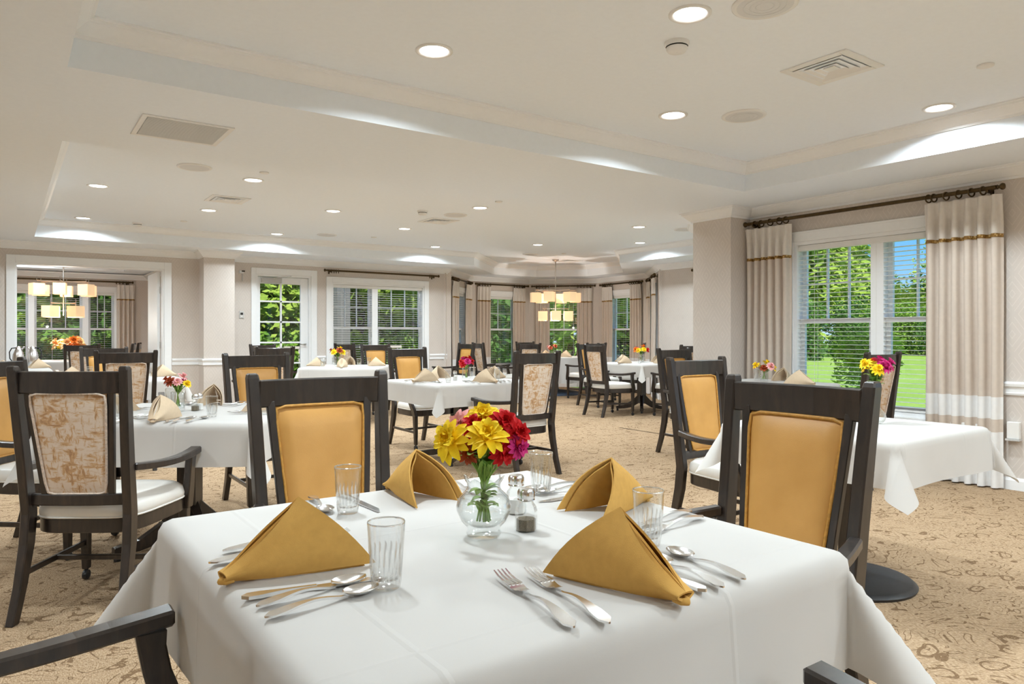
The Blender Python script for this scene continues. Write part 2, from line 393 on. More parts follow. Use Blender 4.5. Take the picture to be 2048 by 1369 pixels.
# openings in wall-local coordinates
LB = 11.73
wall('wall_right', (XR, -3.5), (XR, YP0+.2), [(2.45+3.5, 4.0+3.5, .47, 2.02), (-1.6+3.5, .1+3.5, .47, 2.02)], label='beige lattice wallpapered wall with the large curtained window')
struct('wall_pillar', box(0, .46, 0, YP1-YP0, 0, ZS+.02), 'wallpaper', loc=(XP, YP0, 0), label='wallpapered pillar end beside the large window', cat='wall')
wall('wall_recess_side', (6.25, YP1), (7.65, 6.38), label='slanted beige wall behind the pillar', ext1=.1)
wall('wall_recess', (7.65, 6.38), (XF, 6.38), label='beige wall of the recess behind the pillar', ext1=.1)
wall('wall_far_right', (XF, 6.38), Fp, [(.25, 1.55, .47, 2.02)], label='beige wall right of the bay')
BAY = [('wall_bay_1', Fp, E_), ('wall_bay_2', E_, D), ('wall_bay_3', D, C), ('wall_bay_4', C, B), ('wall_bay_5', B, A)]
for nm, P, Q in BAY:
    L = (Vector(Q)-Vector(P)).length
    wall(nm, P, Q, [(L/2-.42, L/2+.42, .47, 2.02)], ext0=.05, ext1=.05, label={'1': 'bay wall farthest right', '2': 'bay wall second from right', '3': 'bay wall behind the chandelier', '4': 'bay wall second from left', '5': 'bay wall farthest left'}[nm[-1]]+' in beige wallpaper')
bx = lambda X: A[0]-X
wall('wall_back', A, (2.60, LB), [(bx(4.17), bx(3.27), 0, 2.13), (bx(6.30), bx(4.53), .47, 2.05)], label='beige back wall with the glazed door and blinds', ext0=.1)
struct('wall_pilaster', box(0, .44, 0, .5, 0, ZS+.02), 'wallpaper', loc=(2.39, 11.27, 0), label='wallpapered pilaster left of the glazed door', cat='wall')
lx = lambda X: 2.5-X
wall('wall_back_left', (2.5, 11.6), (-3.7, 11.6), [(lx(1.91), lx(.105), 0, 2.12)], label='beige wall with the wide cased doorway')
wall('wall_left', (-3.5, 11.8), (-3.5, -3.6), label='beige side wall on the left')
wall('wall_behind', (-3.6, -3.5), (6.2, -3.5), label='beige wall at the near end of the room')

BASE = [(0, 0), (.016, 0), (.016, .07), (.012, .078), (.008, .09), (0, .09)]
RAIL = [(0, .70), (.010, .70), (.014, .715), (.010, .722), (.010, .755), (.022, .765), (.026, .785), (.020, .797), (0, .80)]
def run(names, pts): 
    struct(names[0], sweep(pts, BASE), 'trim', label=names[2], cat='baseboard')
    if names[1]: struct(names[1], sweep(pts, RAIL), 'trim', label=names[3], cat='moulding')
struct('baseboard_right', sweep([(XR, -3.5), (XR, YP0), (XP, YP0), (XP, YP1), (6.25, YP1), (7.65, 6.38), (XF, 6.38), Fp, E_, D, C, B, A, (4.27, LB)], BASE), 'trim', label='white baseboard from the right wall round the bay', cat='baseboard')
struct('baseboard_back', sweep([(3.19, LB), (2.83, LB), (2.83, 11.27), (2.39, 11.27), (2.39, 11.6), (2.015, 11.6)], BASE), 'trim', label='white baseboard round the pilaster', cat='baseboard')
struct('baseboard_left', sweep([(0, 11.6), (-3.5, 11.6), (-3.5, -3.5), (XR, -3.5)], BASE), 'trim', label='white baseboard left of the cased doorway', cat='baseboard')
struct('trim_4', sweep([(XR, .25), (XR, 2.37)], RAIL), 'trim', label='white chair rail right of the large window', cat='moulding')
struct('trim_5', sweep([(3.19, LB), (2.83, LB), (2.83, 11.27), (2.39, 11.27), (2.39, 11.6), (2.015, 11.6)], RAIL), 'trim', label='white chair rail round the pilaster', cat='moulding')
struct('trim_6', sweep([A, (6.41, LB)], RAIL), 'trim', label='white chair rail between back window and bay', cat='moulding')
struct('trim_7', sweep([(4.42, LB), (4.27, LB)], RAIL), 'trim', label='short white chair rail between door and window', cat='moulding')
struct('trim_8', sweep([(XF, 8.1), Fp], RAIL), 'trim', label='white chair rail right of the bay', cat='moulding')
struct('trim_9', sweep([(0, 11.6), (-3.5, 11.6)], RAIL), 'trim', label='white chair rail left of the cased doorway', cat='moulding')

# ------------------------------------------------------------------ windows, blinds, rods, curtains
def window(n, P, Q, t0, t1, z0, z1, mulls=(), label='', thick=.14, muntins=2, rail=1.275, casing=.095):
    o, rz, L = frame_on(P, Q)
    t = bpy.data.objects.new('window_%d' % n, None); COL.objects.link(t); t.location = o; t.rotation_euler = (0, 0, rz); t['kind'] = 'structure'; t['label'] = label; t['category'] = 'window'
    cs = casing
    mk('casing', join(box(t0-cs, t0, 0, .02, z0-.02, z1+cs), box(t1, t1+cs, 0, .02, z0-.02, z1+cs), box(t0, t1, 0, .02, z1, z1+cs), box(t0-cs, t1+cs, .02, .026, z1+cs-.02, z1+cs)), 'trim', t, bevel=.003)
    mk('sill', join(box(t0-cs-.02, t1+cs+.02, -.02, .05, z0-.03, z0), box(t0-cs, t1+cs, 0, .018, z0-.10, z0-.03)), 'trim', t, bevel=.003)
    mk('frame', join(box(t0, t0+.03, -thick, 0, z0, z1), box(t1-.03, t1, -thick, 0, z0, z1), box(t0+.03, t1-.03, -thick, 0, z1-.03, z1), box(t0+.03, t1-.03, -thick, 0, z0, z0+.03)), 'trim', t)
    edges = [t0+.03]+[x for mm in mulls for x in mm]+[t1-.03]
    for a, b in mulls: mk('mullion', box(a, b, -thick, -.02, z0+.03, z1-.03), 'trim', t)
    for i in range(0, len(edges), 2):
        a, b = edges[i], edges[i+1]
        for k, (c, d, y) in enumerate(((z0+.03, rail+.02, -.085), (rail-.02, z1-.03, -.115))):
            s = mk('sash', join(box(a, a+.04, y-.015, y+.015, c, d), box(b-.04, b, y-.015, y+.015, c, d), box(a+.04, b-.04, y-.015, y+.015, c, c+.045), box(a+.04, b-.04, y-.015, y+.015, d-.04, d)), 'trim', t)
            mk('pane', box(a+.035, b-.035, y-.003, y+.003, c+.04, d-.035), 'pane', s)
            if k == 1 and muntins:
                for q in range(muntins):
                    x = a+.04+(b-a-.08)*(q+1)/(muntins+1); mk('muntin', box(x-.008, x+.008, y-.012, y+.012, c+.045, d-.04), 'trim', s)
                zz = (c+d)/2; mk('muntin', box(a+.04, b-.04, y-.011, y+.011, zz-.008, zz+.008), 'trim', s)
    return t
def blind(P, Q, t0, t1, z0, z1, label, pitch=.0395, tilt=.02, y=-.045):
    o, rz, L = frame_on(P, Q); t = thing('window_blind', label, 'blind', o, rz, 'white slatted window blinds')
    mk('headrail', box(t0+.032, t1-.032, y-.028, y+.03, z1-.085, z1-.032), 'white_plastic', t, bevel=.004)
    n = int((z1-.10-z0-.06)/pitch); hw = .0235
    sl = data('slat', mtx(box(t0+.036, t1-.036, -hw, hw, -.0016, .0016), Matrix.Rotation(tilt, 4, 'X')), 'white_plastic')
    for k in range(n): mk('slat', sl, None, t, loc=(0, y, z0+.075+k*pitch))
    mk('bottom_rail', box(t0+.036, t1-.036, y-.022, y+.022, z0+.034, z0+.052), 'white_plastic', t, bevel=.003)
    for x in (t0+.2, (t0+t1)/2, t1-.2): mk('ladder_cord', join(box(x-.0012, x+.0012, y-.027, y-.0255, z0+.05, z1-.08), box(x-.0012, x+.0012, y+.0255, y+.027, z0+.05, z1-.08)), 'white_plastic', t)
    return t
RING = tube([(.010*math.cos(a), .030*math.cos(a), .030*math.sin(a)) for a in [2*PI*k/16 for k in range(16)]], .0060, 6, True)
def rod(P, Q, t0, t1, label, z=2.243, off=.085, rings=(), rr=.0165):
    o, rz, L = frame_on(P, Q); t = thing('curtain_rod', label, 'curtain rod', o, rz)
    mk('pole', tube([(t0, off, z), (t1, off, z)], rr, 10), 'bronze', t, smooth=True, angle=.8)
    fin = lathe([(.010, 0), (.013, .004), (.018, .008), (.011, .014), (.014, .02), (.024, .032), (.026, .042), (.020, .053), (.006, .058)], 14)
    for s, x in ((-1, t0), (1, t1)):
        mk('finial', data('finial', mtx(fin, Matrix.Translation((x, off, z)) @ Matrix.Rotation(s*PI/2, 4, 'Y')), 'bronze', True), None, t)
        xb = x-s*.06
        mk('bracket', join(box(xb-.008, xb+.008, 0, off, z-.03, z-.016), box(xb-.012, xb+.012, 0, .008, z-.055, z+.02), box(xb-.008, xb+.008, off-.014, off+.014, z-.03, z-.012)), 'bronze', t)
    rg = data('ring', RING, 'bronze', True)
    for x in rings: mk('ring', rg, None, t, loc=(x, off, z-.012))
    return t
def curtain(P, Q, t0, t1, label, zt=2.19, off=.085, folds=6, amp=.034, group=None, flare=0):
    o, rz, L = frame_on(P, Q); t = thing('curtain', label, 'curtain', o, rz, group or 'two-tone curtain panels')
    W = t1-t0; nu = folds*10+1; ph = random.random()
    def band(name, z0, z1, mat, nv, extra=0):
        def fn(u, v):
            z = z0+(z1-z0)*v; k = min(1, (zt-z)/.22); k2 = .30+.70*k
            fo = math.sin(2*PI*(u*folds)-PI/2)
            sharp = math.copysign(abs(fo)**.7, fo)
            x = t0+W*(u+.010*math.sin(4*PI*u*folds+ph)*k)
            if flare: x += flare*max(0, 1-k)*(u-.5)*2
            pin = (1-k)*.012*(abs(((u*folds) % 1)-.5) < .12)
            return (x, off+amp*k2*sharp+pin+extra+.006*math.sin(7*u+3*z), z)
        mk(name, grid(nu, nv, fn), mat, t, smooth=True)
    band('heading', 1.90, zt, 'curtain_light', 8)
    band('braid_trim', 1.872, 1.90, 'gold_braid', 2, .004)
    band('panel', .685, 1.872, 'curtain_beige', 9)
    band('white_band', .52, .685, 'curtain_white', 3)
    band('lower_band', .425, .52, 'curtain_beige', 3)
    band('hem', .012, .425, 'curtain_white', 4)
    return t

WR = ((XR, -3.5), (XR, YP0)); r0 = 3.5
window(1, *WR, 2.45+r0, 4.0+r0, .47, 2.02, [(3.165+r0, 3.275+r0)], 'large double window with white frame on the right wall')
blind(*WR, 2.45+r0, 4.0+r0, .47, 2.02, 'white slatted blind on the large right window')
rod(*WR, 2.27+r0, 4.44+r0, 'long bronze curtain rod above the large right window', rings=[x+r0 for x in (2.36, 2.44, 2.53, 2.62, 2.71, 2.75, 4.03, 4.10, 4.20, 4.30, 4.37)])
curtain(*WR, 2.235+r0, 2.785+r0, 'beige curtain on the far right with gold braid and white bands')
curtain(*WR, 3.99+r0, 4.47+r0, 'beige curtain with gold braid next to the pillar', flare=.02)
window(2, *WR, -1.6+r0, .1+r0, .47, 2.02, [(-.80+r0, -.70+r0)], 'added double window on the right wall outside the picture')  # unseen window, added to let in more daylight
WB = (A, (2.60, LB))
window(3, *WB, bx(6.30), bx(4.53), .47, 2.05, [(bx(5.385), bx(5.28))], 'double window with white frame on the back wall')
blind(*WB, bx(6.30), bx(4.53), .47, 2.05, 'white slatted blind on the back wall window beside the glazed door')
rod(*WB, bx(6.52), bx(4.42), 'dark curtain rod without curtains on the back wall', rings=[bx(x) for x in (4.5, 4.54, 4.58, 4.62, 6.38, 6.42, 6.46)])
names = ['farthest right', 'second from right', 'centre', 'second from left', 'farthest left']
for i, (nm, P, Q) in enumerate(BAY):
    L = (Vector(Q)-Vector(P)).length; c = L/2
    window(4+i, P, Q, c-.42, c+.42, .47, 2.02, (), names[i]+' window of the bay', muntins=1)
    blind(P, Q, c-.42, c+.42, .47, 2.02, 'white slatted blind on the %s bay window' % names[i])
    rod(P, Q, c-.66, c+.66, 'dark curtain rod over the %s bay window' % names[i], rings=[c+s*x for s in (-1, 1) for x in (.60, .53, .46, .39, .32)], off=.07)
    for s, wd in ((-1, 'right'), (1, 'left')):
        a, b = sorted((c+s*.64, c+s*.30))
        curtain(P, Q, a, b, '%s curtain of the %s bay window' % (wd, names[i]), folds=4, amp=.025, off=.07, group='bay window curtains')
WF = ((XF, 6.38), Fp)
window(9, *WF, .25, 1.55, .47, 2.02, [(.85, .95)], 'window on the wall right of the bay, behind the pillar')
rod(*WF, .06, 1.68, 'dark curtain rod ending beside the pillar edge', rings=[1.58, 1.53])

# glazed back door
dr = bpy.data.objects.new('door_1', None); COL.objects.link(dr); dr['kind'] = 'structure'; dr['label'] = 'white door with glazed panes in the back wall'; dr['category'] = 'door'
o_, rz_, _ = frame_on(*WB); dr.location = o_; dr.rotation_euler = (0, 0, rz_)
d0, d1 = bx(4.17), bx(3.27); cs = .10
mk('casing', join(box(d0-cs, d0, 0, .022, 0, 2.23), box(d1, d1+cs*.75, 0, .022, 0, 2.23), box(d0, d1, 0, .022, 2.13, 2.23)), 'trim', dr, bevel=.003)
mk('jamb', join(box(d0, d0+.03, -.14, 0, 0, 2.13), box(d1-.03, d1, -.14, 0, 0, 2.13), box(d0+.03, d1-.03, -.14, 0, 2.10, 2.13)), 'trim', dr)
a0, a1 = d0+.033, d1-.033; g0, g1 = bx(4.01), bx(3.352); yl = -.07
leaf = mk('leaf', join(box(a0, g0, yl-.022, yl+.022, .01, 2.095), box(g1, a1, yl-.022, yl+.022, .01, 2.095), box(g0, g1, yl-.022, yl+.022, 1.985, 2.095), box(g0, g1, yl-.022, yl+.022, .01, .30)), 'trim', dr, bevel=.003)
gz = [1.985, 1.70, 1.365, 1.03, .69, .30]; gmid = bx(3.69)
for k in range(5):
    if k: mk('muntin', box(g0, g1, yl-.014, yl+.014, gz[k]-.013, gz[k]+.013), 'trim', leaf)
    for q, (x0, x1) in enumerate(((g0, gmid), (gmid, g1))): mk('pane', box(x0+.01, x1-.01, yl-.003, yl+.003, gz[k+1]+.01, gz[k]-.01), 'pane', leaf)
mk('muntin', box(gmid-.013, gmid+.013, yl-.014, yl+.014, .30, 1.985), 'trim', leaf)
mk('handle', join(tube([(a0+.055, yl+.02, 1.0), (a0+.055, yl+.06, 1.0), (a0+.15, yl+.06, 1.0)], .009, 8), xf(lathe([(.028, 0), (.028, .01)], 14), (a0+.055, yl+.022, 1.0))), 'nickel', leaf, smooth=True)
mk('door_closer', box(bx(3.69), bx(3.36), yl+.022, yl+.075, 2.0, 2.075), 'grey_plastic', dr, bevel=.006)
mk('closer_arm', tube([(bx(3.55), yl+.05, 2.08), (bx(3.75), yl+.14, 2.10), (bx(3.85), yl+.06, 2.12)], .008, 6), 'steel', dr)

# wide cased doorway on the left, opened door leaf beyond
cw = bpy.data.objects.new('door_2', None); COL.objects.link(cw); cw['kind'] = 'structure'; cw['label'] = 'wide doorway with white casing and open leaf'; cw['category'] = 'doorway'
cw.location = (0, 0, 0)
mk('casing', join(box(.005, .105, 11.578, 11.60, 0, 2.22), box(1.91, 2.01, 11.578, 11.60, 0, 2.22), box(.105, 1.91, 11.578, 11.60, 2.12, 2.22)), 'trim', cw, bevel=.004)
mk('jamb', join(box(.105, .125, 11.60, 11.75, 0, 2.12), box(1.89, 1.91, 11.60, 11.75, 0, 2.12), box(.125, 1.89, 11.60, 11.75, 2.10, 2.12)), 'trim', cw)
lf = mk('leaf', box(1.845, 1.885, 11.77, 12.62, .01, 2.09), 'trim', cw, bevel=.003)
for z in (.25, 1.0, 1.82): mk('hinge', box(1.876, 1.892, 11.735, 11.77, z-.05, z+.05), 'nickel', lf)

# ------------------------------------------------------------------ far room beyond the doorway
FRX0, FRX1, FRY = -3.5, 2.46, 16.8
wall('wall_far_room_back', (FRX1+.2, FRY), (FRX0-.2, FRY), [(2.66-1.86, 2.66+.35, .47, 2.05)], label='back wall of the room seen through the doorway')
wall('wall_far_room_right', (FRX1, 11.75), (FRX1, FRY), label='right wall of the room seen through the doorway')
wall('wall_far_room_left', (FRX0, FRY), (FRX0, 11.7), label='left wall of the room seen through the doorway')
FT = [(-2.6, 12.7), (1.9, 12.7), (1.9, 15.9), (-2.6, 15.9)]
FO = [(-3.7, 11.7), (2.6, 11.7), (2.6, 17), (-3.7, 17)]
fs = []
for i in range(4):
    a, b = FT[i], FT[(i+1) % 4]; fs.append(([(*a, ZS), (*b, ZS), (*b, ZT+.05), (*a, ZT+.05)], [(0, 1, 2, 3)]))
fc = struct('ceiling_far_room', join(poly([FO, FT], ZS+.021), *fs), 'ceiling', recalc=False, label='white tray ceiling of the room beyond', cat='ceiling')
mk('tray_top', poly([FT], ZT+.03), 'ceiling', fc)
struct('trim_10', sweep([(FRX1, 11.76), (FRX1, FRY), (FRX0, FRY)], CROWN), 'trim', label='white crown moulding in the room beyond the doorway', cat='moulding')
WFR = ((FRX1+.2, FRY), (FRX0-.2, FRY)); fx = lambda X: 2.66-X
window(10, *WFR, fx(1.86), fx(-.35), .47, 2.05, [(fx(1.375), fx(1.265)), (fx(.46), fx(.36))], 'triple window of the room beyond the doorway', muntins=2)
blind(*WFR, fx(1.86), fx(-.35), .47, 2.05, 'white slatted blind in the room beyond the doorway')
rod(*WFR, fx(2.12), fx(-.6), 'dark curtain rod in the room beyond the doorway', rings=[fx(x) for x in (1.86, 1.92, 1.98, 2.04, 2.08)])
curtain(*WFR, fx(2.20), fx(1.87), 'pale curtain in the room beyond the doorway', folds=4)

# ------------------------------------------------------------------ ceiling fittings
def downlight(x, y, label, z=ZT, watt=None):
    t = thing('recessed_light', label, 'light', (x, y, z), 0, 'recessed ceiling lights')
    mk('trim_ring', lathe([(.098, 0), (.098, -.006), (.088, -.010), (.076, -.006), (.074, 0)], 28, False), 'white_plastic', t, smooth=True)
    mk('lens', lathe([(.0755, -.001), (.070, -.0045), (.0001, -.0055)], 28, False), 'lamp_lens', t, smooth=True)
    l = bpy.data.lights.new('lamp', 'AREA'); l.shape = 'DISK'; l.size = .15; l.energy = watt or LAMP_W; l.color = LAMP_C; l.spread = math.radians(152)
    lo = bpy.data.objects.new('lamp', l); COL.objects.link(lo); lo.parent = t; lo.location = (0, 0, -.012)
T1L = [(1.827, 3.291, 'second recessed light from the left in the nearer tray'), (2.583, 2.231, 'recessed light at the top edge beside the smoke detector'), (3.676, 3.322, 'recessed light left of the grey speaker in the nearer tray'), (4.972, 2.212, 'recessed light at far right near the tray edge')]
for x, y, l in T1L: downlight(x, y, l)
for x, y in ((2.58, 0), (.75, 2.2), (4.97, 0), (1.83, -1.1), (3.68, -1.1), (.75, -1.9), (2.58, -1.9), (4.97, -1.9)): downlight(x, y, 'added recessed light in the nearer tray outside the picture')  # unseen lamps, added to even out the light; second one suits tumbler shadows
T2L = [(.749, 8.176, 'recessed light at far left of the farther tray'), (1.933, 7.019, 'recessed light beside the round speaker in the farther tray'), (.80, 10.52, 'recessed light at the far left corner over the doorway'), (1.967, 9.012, 'recessed light just below the square vent, left'), (3.191, 8.21, 'recessed light in the middle of the farther tray'), (4.503, 7.018, 'recessed light right of the round speaker and smoke detector'), (3.239, 10.535, 'recessed light over the glazed door'), (4.527, 8.998, 'recessed light just left of the farther vent'), (5.863, 10.514, 'recessed light over the bare curtain rod'), (7.096, 9.314, 'recessed light nearest the chandelier'), (7.066, 6.997, 'upper of two recessed lights left of the pillar'), (8.281, 8.177, 'lower of two recessed lights left of the pillar')]
for x, y, l in T2L: downlight(x, y, l)
for x, y in ((.77, 6.0), (3.2, 6.0), (5.6, 6.0)): downlight(x, y, 'recessed light in the farther tray hidden by the soffit')
for x, y in ((-1.5, 14.3), (.3, 13.2), (.3, 15.4)): downlight(x, y, 'recessed light in the room beyond the doorway', ZT+.03)
for x, y in ((-1.6, 3.2), (-1.4, 5.8), (-1.4, 8.6), (-2.4, .8)): downlight(x, y, 'added recessed light in the soffit left of the picture', ZS)  # guessed lamps out of view, added as fill from the left
def speaker(x, y, label, z=ZT, r=.145):
    t = thing('ceiling_speaker', label, 'speaker', (x, y, z), 0, 'round ceiling speakers')
    mk('bezel', lathe([(r, 0), (r, -.006), (r-.008, -.011), (r-.022, -.010)], 30, False), 'white_plastic', t, smooth=True)
    mk('grille', lathe([(r-.022, -.010), (r*.5, -.012), (.001, -.0125)], 30, False), 'grille_grey', t, smooth=True)
    for k in range(3): mk('groove', lathe([(r*(.25+.18*k), -.0125), (r*(.25+.18*k)+.003, -.0135), (r*(.25+.18*k)+.006, -.0125)], 24, False), 'grille_grey', t)
for x, y, l in ((4.076, 3.053, 'large grey round speaker in the nearer tray'), (2.784, 1.973, 'round speaker with slots cut off by the top edge'), (1.361, 6.778, 'round speaker at left of the farther tray'), (3.874, 10.214, 'round speaker over the back window'), (4.526, 7.613, 'round speaker beside the small smoke detector'), (7.825, 10.492, 'round speaker nearest the chandelier'), (7.759, 6.801, 'round speaker cut off by the pillar')): speaker(x, y, l)
def sprinkler(x, y, label):
    o = mk('sprinkler_cover', lathe([(.042, 0), (.042, -.007), (.036, -.010), (.001, -.011)], 20, False), 'white_plastic', loc=(x, y, ZT-.001), smooth=True); tag(o, label, 'sprinkler', 'flat sprinkler covers')
for x, y, l in ((4.401, 1.718, 'flat white sprinkler cover at far right of the ceiling'), (1.926, 6.64, 'sprinkler cover above the left recessed light'), (1.89, 10.063, 'sprinkler cover over the pilaster'), (4.538, 10.04, 'sprinkler cover near the back speaker'), (4.463, 6.572, 'sprinkler cover at the soffit edge in the middle'), (8.236, 10.037, 'sprinkler cover just before the chandelier')): sprinkler(x, y, l)
def smoke(x, y, label):
    t = thing('smoke_detector', label, 'smoke detector', (x, y, ZT), 0, 'white smoke detectors')
    mk('base', lathe([(.062, 0), (.062, -.014), (.056, -.022)], 24, False), 'white_plastic', t, smooth=True)
    mk('slots', lathe([(.050, -.020), (.050, -.034)], 24, False), 'dark_gap', t)
    mk('cap', lathe([(.054, -.028), (.053, -.036), (.045, -.048), (.001, -.052)], 24, False), 'white_plastic', t, smooth=True)
for x, y, l in ((2.784, 2.49, 'white smoke detector below the top recessed light'), (4.06, 7.596, 'small smoke detector beside the farther vent'), (1.422, 10.571, 'smoke detector at far left near the doorway wall')): smoke(x, y, l)
def vent(x, y, s, label, z=ZT):
    t = thing('ceiling_vent', label, 'vent', (x, y, z), 0, 'square ceiling vents')
    def ringbox(a, b, z0, z1): return join(box(-a, a, -a, -b, z0, z1), box(-a, a, b, a, z0, z1), box(-a, -b, -b, b, z0, z1), box(b, a, -b, b, z0, z1))
    mk('backing', box(-s*.8, s*.8, -s*.8, s*.8, .02, .03), 'dark_gap', t)
    mk('flange', ringbox(s, s*.76, -.008, 0), 'white_plastic', t, bevel=.002)
    def louver(a, b, z0, z1):
        V = []; 
        for r, zz in ((a, z0), (b, z1)): V += [(-r, -r, zz), (r, -r, zz), (r, r, zz), (-r, r, zz)]
        V += [(p[0], p[1], p[2]-.004) for p in V]
        F = [(k, (k+1) % 4, 4+(k+1) % 4, 4+k) for k in range(4)]+[(8+k, 12+k, 12+(k+1) % 4, 8+(k+1) % 4) for k in range(4)]
        return V, F
    for k in range(3): mk('louver', louver(s*(.74-.20*k), s*(.60-.20*k), -.006, .012), 'white_plastic', t)
    mk('centre_plate', box(-s*.16, s*.16, -s*.16, s*.16, -.008, -.003), 'white_plastic', t)
for x, y, s, l in ((3.75, 2.23, .195, 'large square vent at upper right of the ceiling'), (1.979, 8.184, .20, 'square vent at left in the farther tray'), (4.582, 8.137, .20, 'square vent in the middle of the farther tray'), (9.152, 11.0, .20, 'square vent beside the chandelier canopy')): vent(x, y, s, l)
t = thing('return_grille', 'rectangular return air grille in the soffit at left', 'vent', (.885, 4.76, ZS))
mk('flange', join(box(-.252, .252, -.245, -.215, -.008, 0), box(-.252, .252, .215, .245, -.008, 0), box(-.252, -.222, -.215, .215, -.008, 0), box(.222, .252, -.215, .215, -.008, 0)), 'white_plastic', t, bevel=.002)
mk('backing', box(-.222, .222, -.215, .215, -.002, -.001), 'grille_grey', t)
fin = data('fin', mtx(box(-.22, .22, -.006, .006, -.001, .001), Matrix.Rotation(.7, 4, 'X')), 'white_plastic')
for k in range(32): mk('fin', fin, None, t, loc=(0, -.208+k*.0134, -.006))

# ------------------------------------------------------------------ chandeliers
def chandelier(x, y, zc, drop_top, label, rz):
    t = thing('chandelier', label, 'chandelier', (x, y, zc), rz)
    mk('canopy', lathe([(.068, 0), (.068, -.008), (.05, -.022), (.016, -.034), (.012, -.05)], 20, False), 'nickel', t, smooth=True)
    zb = drop_top-zc
    mk('stem', tube([(0, 0, -.03), (0, 0, zb-.52)], .010, 8), 'nickel', t, smooth=True)
    for tier, (r, z, n, a0) in enumerate(((.40, zb, 6, .25), (.25, zb-.36, 4, .6))):
        for k in range(n):
            a = a0+2*PI*k/n; px, py = r*math.cos(a), r*math.sin(a)
            ar = mk('arm', join(tube([(0, 0, z+.045), (px, py, z+.045), (px, py, z-.02)], .005, 6), tube([(px, py, z+.03), (px, py, z+.11)], .004, 6)), 'nickel', t)
            w2 = .088; zz0, zz1 = z-.19, z-.005
            sh = mk('lamp_shade', join(*[box(*b, zz0, zz1) for b in ((-w2, w2, -w2, -w2+.003), (-w2, w2, w2-.003, w2), (-w2, -w2+.003, -w2, w2), (w2-.003, w2, -w2, w2))], box(-w2, w2, -w2, w2, zz0+.012, zz0+.015)), 'lamp_shade', ar, loc=(px, py, 0), rz=a)
    l = bpy.data.lights.new('bulb', 'POINT'); l.energy = 32; l.color = (1, .92, .82); l.shadow_soft_size = .02
    lo = bpy.data.objects.new('bulb', l); COL.objects.link(lo); lo.parent = t; lo.location = (0, 0, zb-.65)
chandelier(8.80, 10.98, ZT, 1.985, 'two-tier chandelier with square lit shades in the bay', .35)
chandelier(.79, 14.1, ZT+.03, 2.0, 'two-tier chandelier with lit shades in the room beyond the doorway', .1)

# ------------------------------------------------------------------ small wall fittings
t = thing('wall_thermostat', 'grey switch plate beside the glazed door', 'switch', (3.048, LB, 1.472))
mk('plate', box(-.036, .036, -.014, -.001, -.058, .058), 'grey_plastic', t, bevel=.004)
mk('display', box(-.02, .02, -.018, -.014, 0, .034), 'dark_gap', t); mk('button', box(-.012, .012, -.018, -.014, -.035, -.018), 'white_plastic', t)
t = thing('door_alarm', 'small bracketed sensor high on the wall beside the glazed door', 'sensor', (3.06, LB, 2.14))
mk('bracket', box(-.05, .02, -.02, -.001, -.012, .03), 'trim', t, bevel=.003); mk('stem', box(-.006, .006, -.014, -.004, -.14, -.02), 'grey_plastic', t); mk('sensor_head', box(-.012, .03, -.05, -.02, .012, .03), 'dark_gap', t)
t = thing('wall_outlet', 'white outlet box beside the far right curtain', 'outlet', (XR, 2.19, .38))
mk('box', box(-.045, -.001, -.05, .03, 0, .125), 'white_plastic', t, bevel=.004); mk('tray', box(-.06, -.001, -.055, .035, -.012, 0), 'grey_plastic', t)
for nm, P, Q, t0, t1 in (('baseboard heater under the wall right of the bay', (XF, 6.38), Fp, 1.6, 2.35), ('white heater cabinet under the second bay window from left', C, B, .50, 1.05)):
    o, rz, L = frame_on(P, Q); hgt = .25 if 'baseboard' in nm else .40
    t = thing('heater', nm, 'heater', o, rz)
    mk('cabinet', box(t0, t1, .018, .12, .0, hgt), 'white_plastic', t, bevel=.006); mk('grille', join(*[box(t0+.05, t1-.05, .12, .124, .05+k*.03, .06+k*.03) for k in range(int(hgt/.03)-3)]), 'grey_plastic', t)

# ------------------------------------------------------------------ outdoors
struct('ground', box(-40, 110, -60, 110, -.35, -.22), 'grass', label='sunlit green lawn outside the windows', cat='lawn')
def leafball(n, rx, rz, size, seed):
    rnd = random.Random(seed); V, F = [], []
    blobs = [(rnd.uniform(-.55, .55)*rx, rnd.uniform(-.55, .55)*rx, rnd.uniform(-.6, .6)*rz, rnd.uniform(.35, .6)) for _ in range(16)]+[(0, 0, 0, .75)]
    for k in range(n):
        bx_, by_, bz_, br = rnd.choice(blobs); u = Vector((rnd.gauss(0, 1), rnd.gauss(0, 1), rnd.gauss(0, 1))).normalized()*(rnd.random()**.35)*br
        c = Vector((bx_+u.x*rx, by_+u.y*rx, bz_+u.z*rz)); a = Vector((rnd.gauss(0, 1), rnd.gauss(0, 1), rnd.gauss(0, .6))).normalized(); b = a.orthogonal().normalized()
        s = size*rnd.uniform(.6, 1.4); i = len(V)
        V += [tuple(c-a*s), tuple(c+b*s*.5), tuple(c+a*s), tuple(c-b*s*.5)]; F.append((i, i+1, i+2, i+3))
    return V, F
LEAF = [data('foliage', leafball(7000, 3.2, 3.6, .17, 3), 'foliage', recalc=False), data('foliage', leafball(7000, 3.6, 3.2, .17, 4), 'foliage_light', recalc=False), data('foliage', leafball(7000, 2.9, 4.2, .15, 5), 'foliage_dark', recalc=False), data('foliage', leafball(2600, .9, .8, .07, 6), 'foliage', recalc=False)]
def trunk(h, r): return vbeam([(0, 0, -.3, r*2.4, r*2.4), (.03, 0, h*.3, r*1.8, r*1.8), (-.04, .05, h*.7, r*1.5, r*1.5), (.05, 0, h, r, r)])
def tree(x, y, h, v, s, label):
    t = thing('tree', label, 'tree', (x, y, -.22), random.uniform(0, 6), 'trees outside the windows')
    mk('trunk', trunk(h, .16*s), 'bark', t); f = mk('foliage', LEAF[v], None, t, loc=(0, 0, h), kind='stuff'); f.scale = (s, s, s)
TL = []
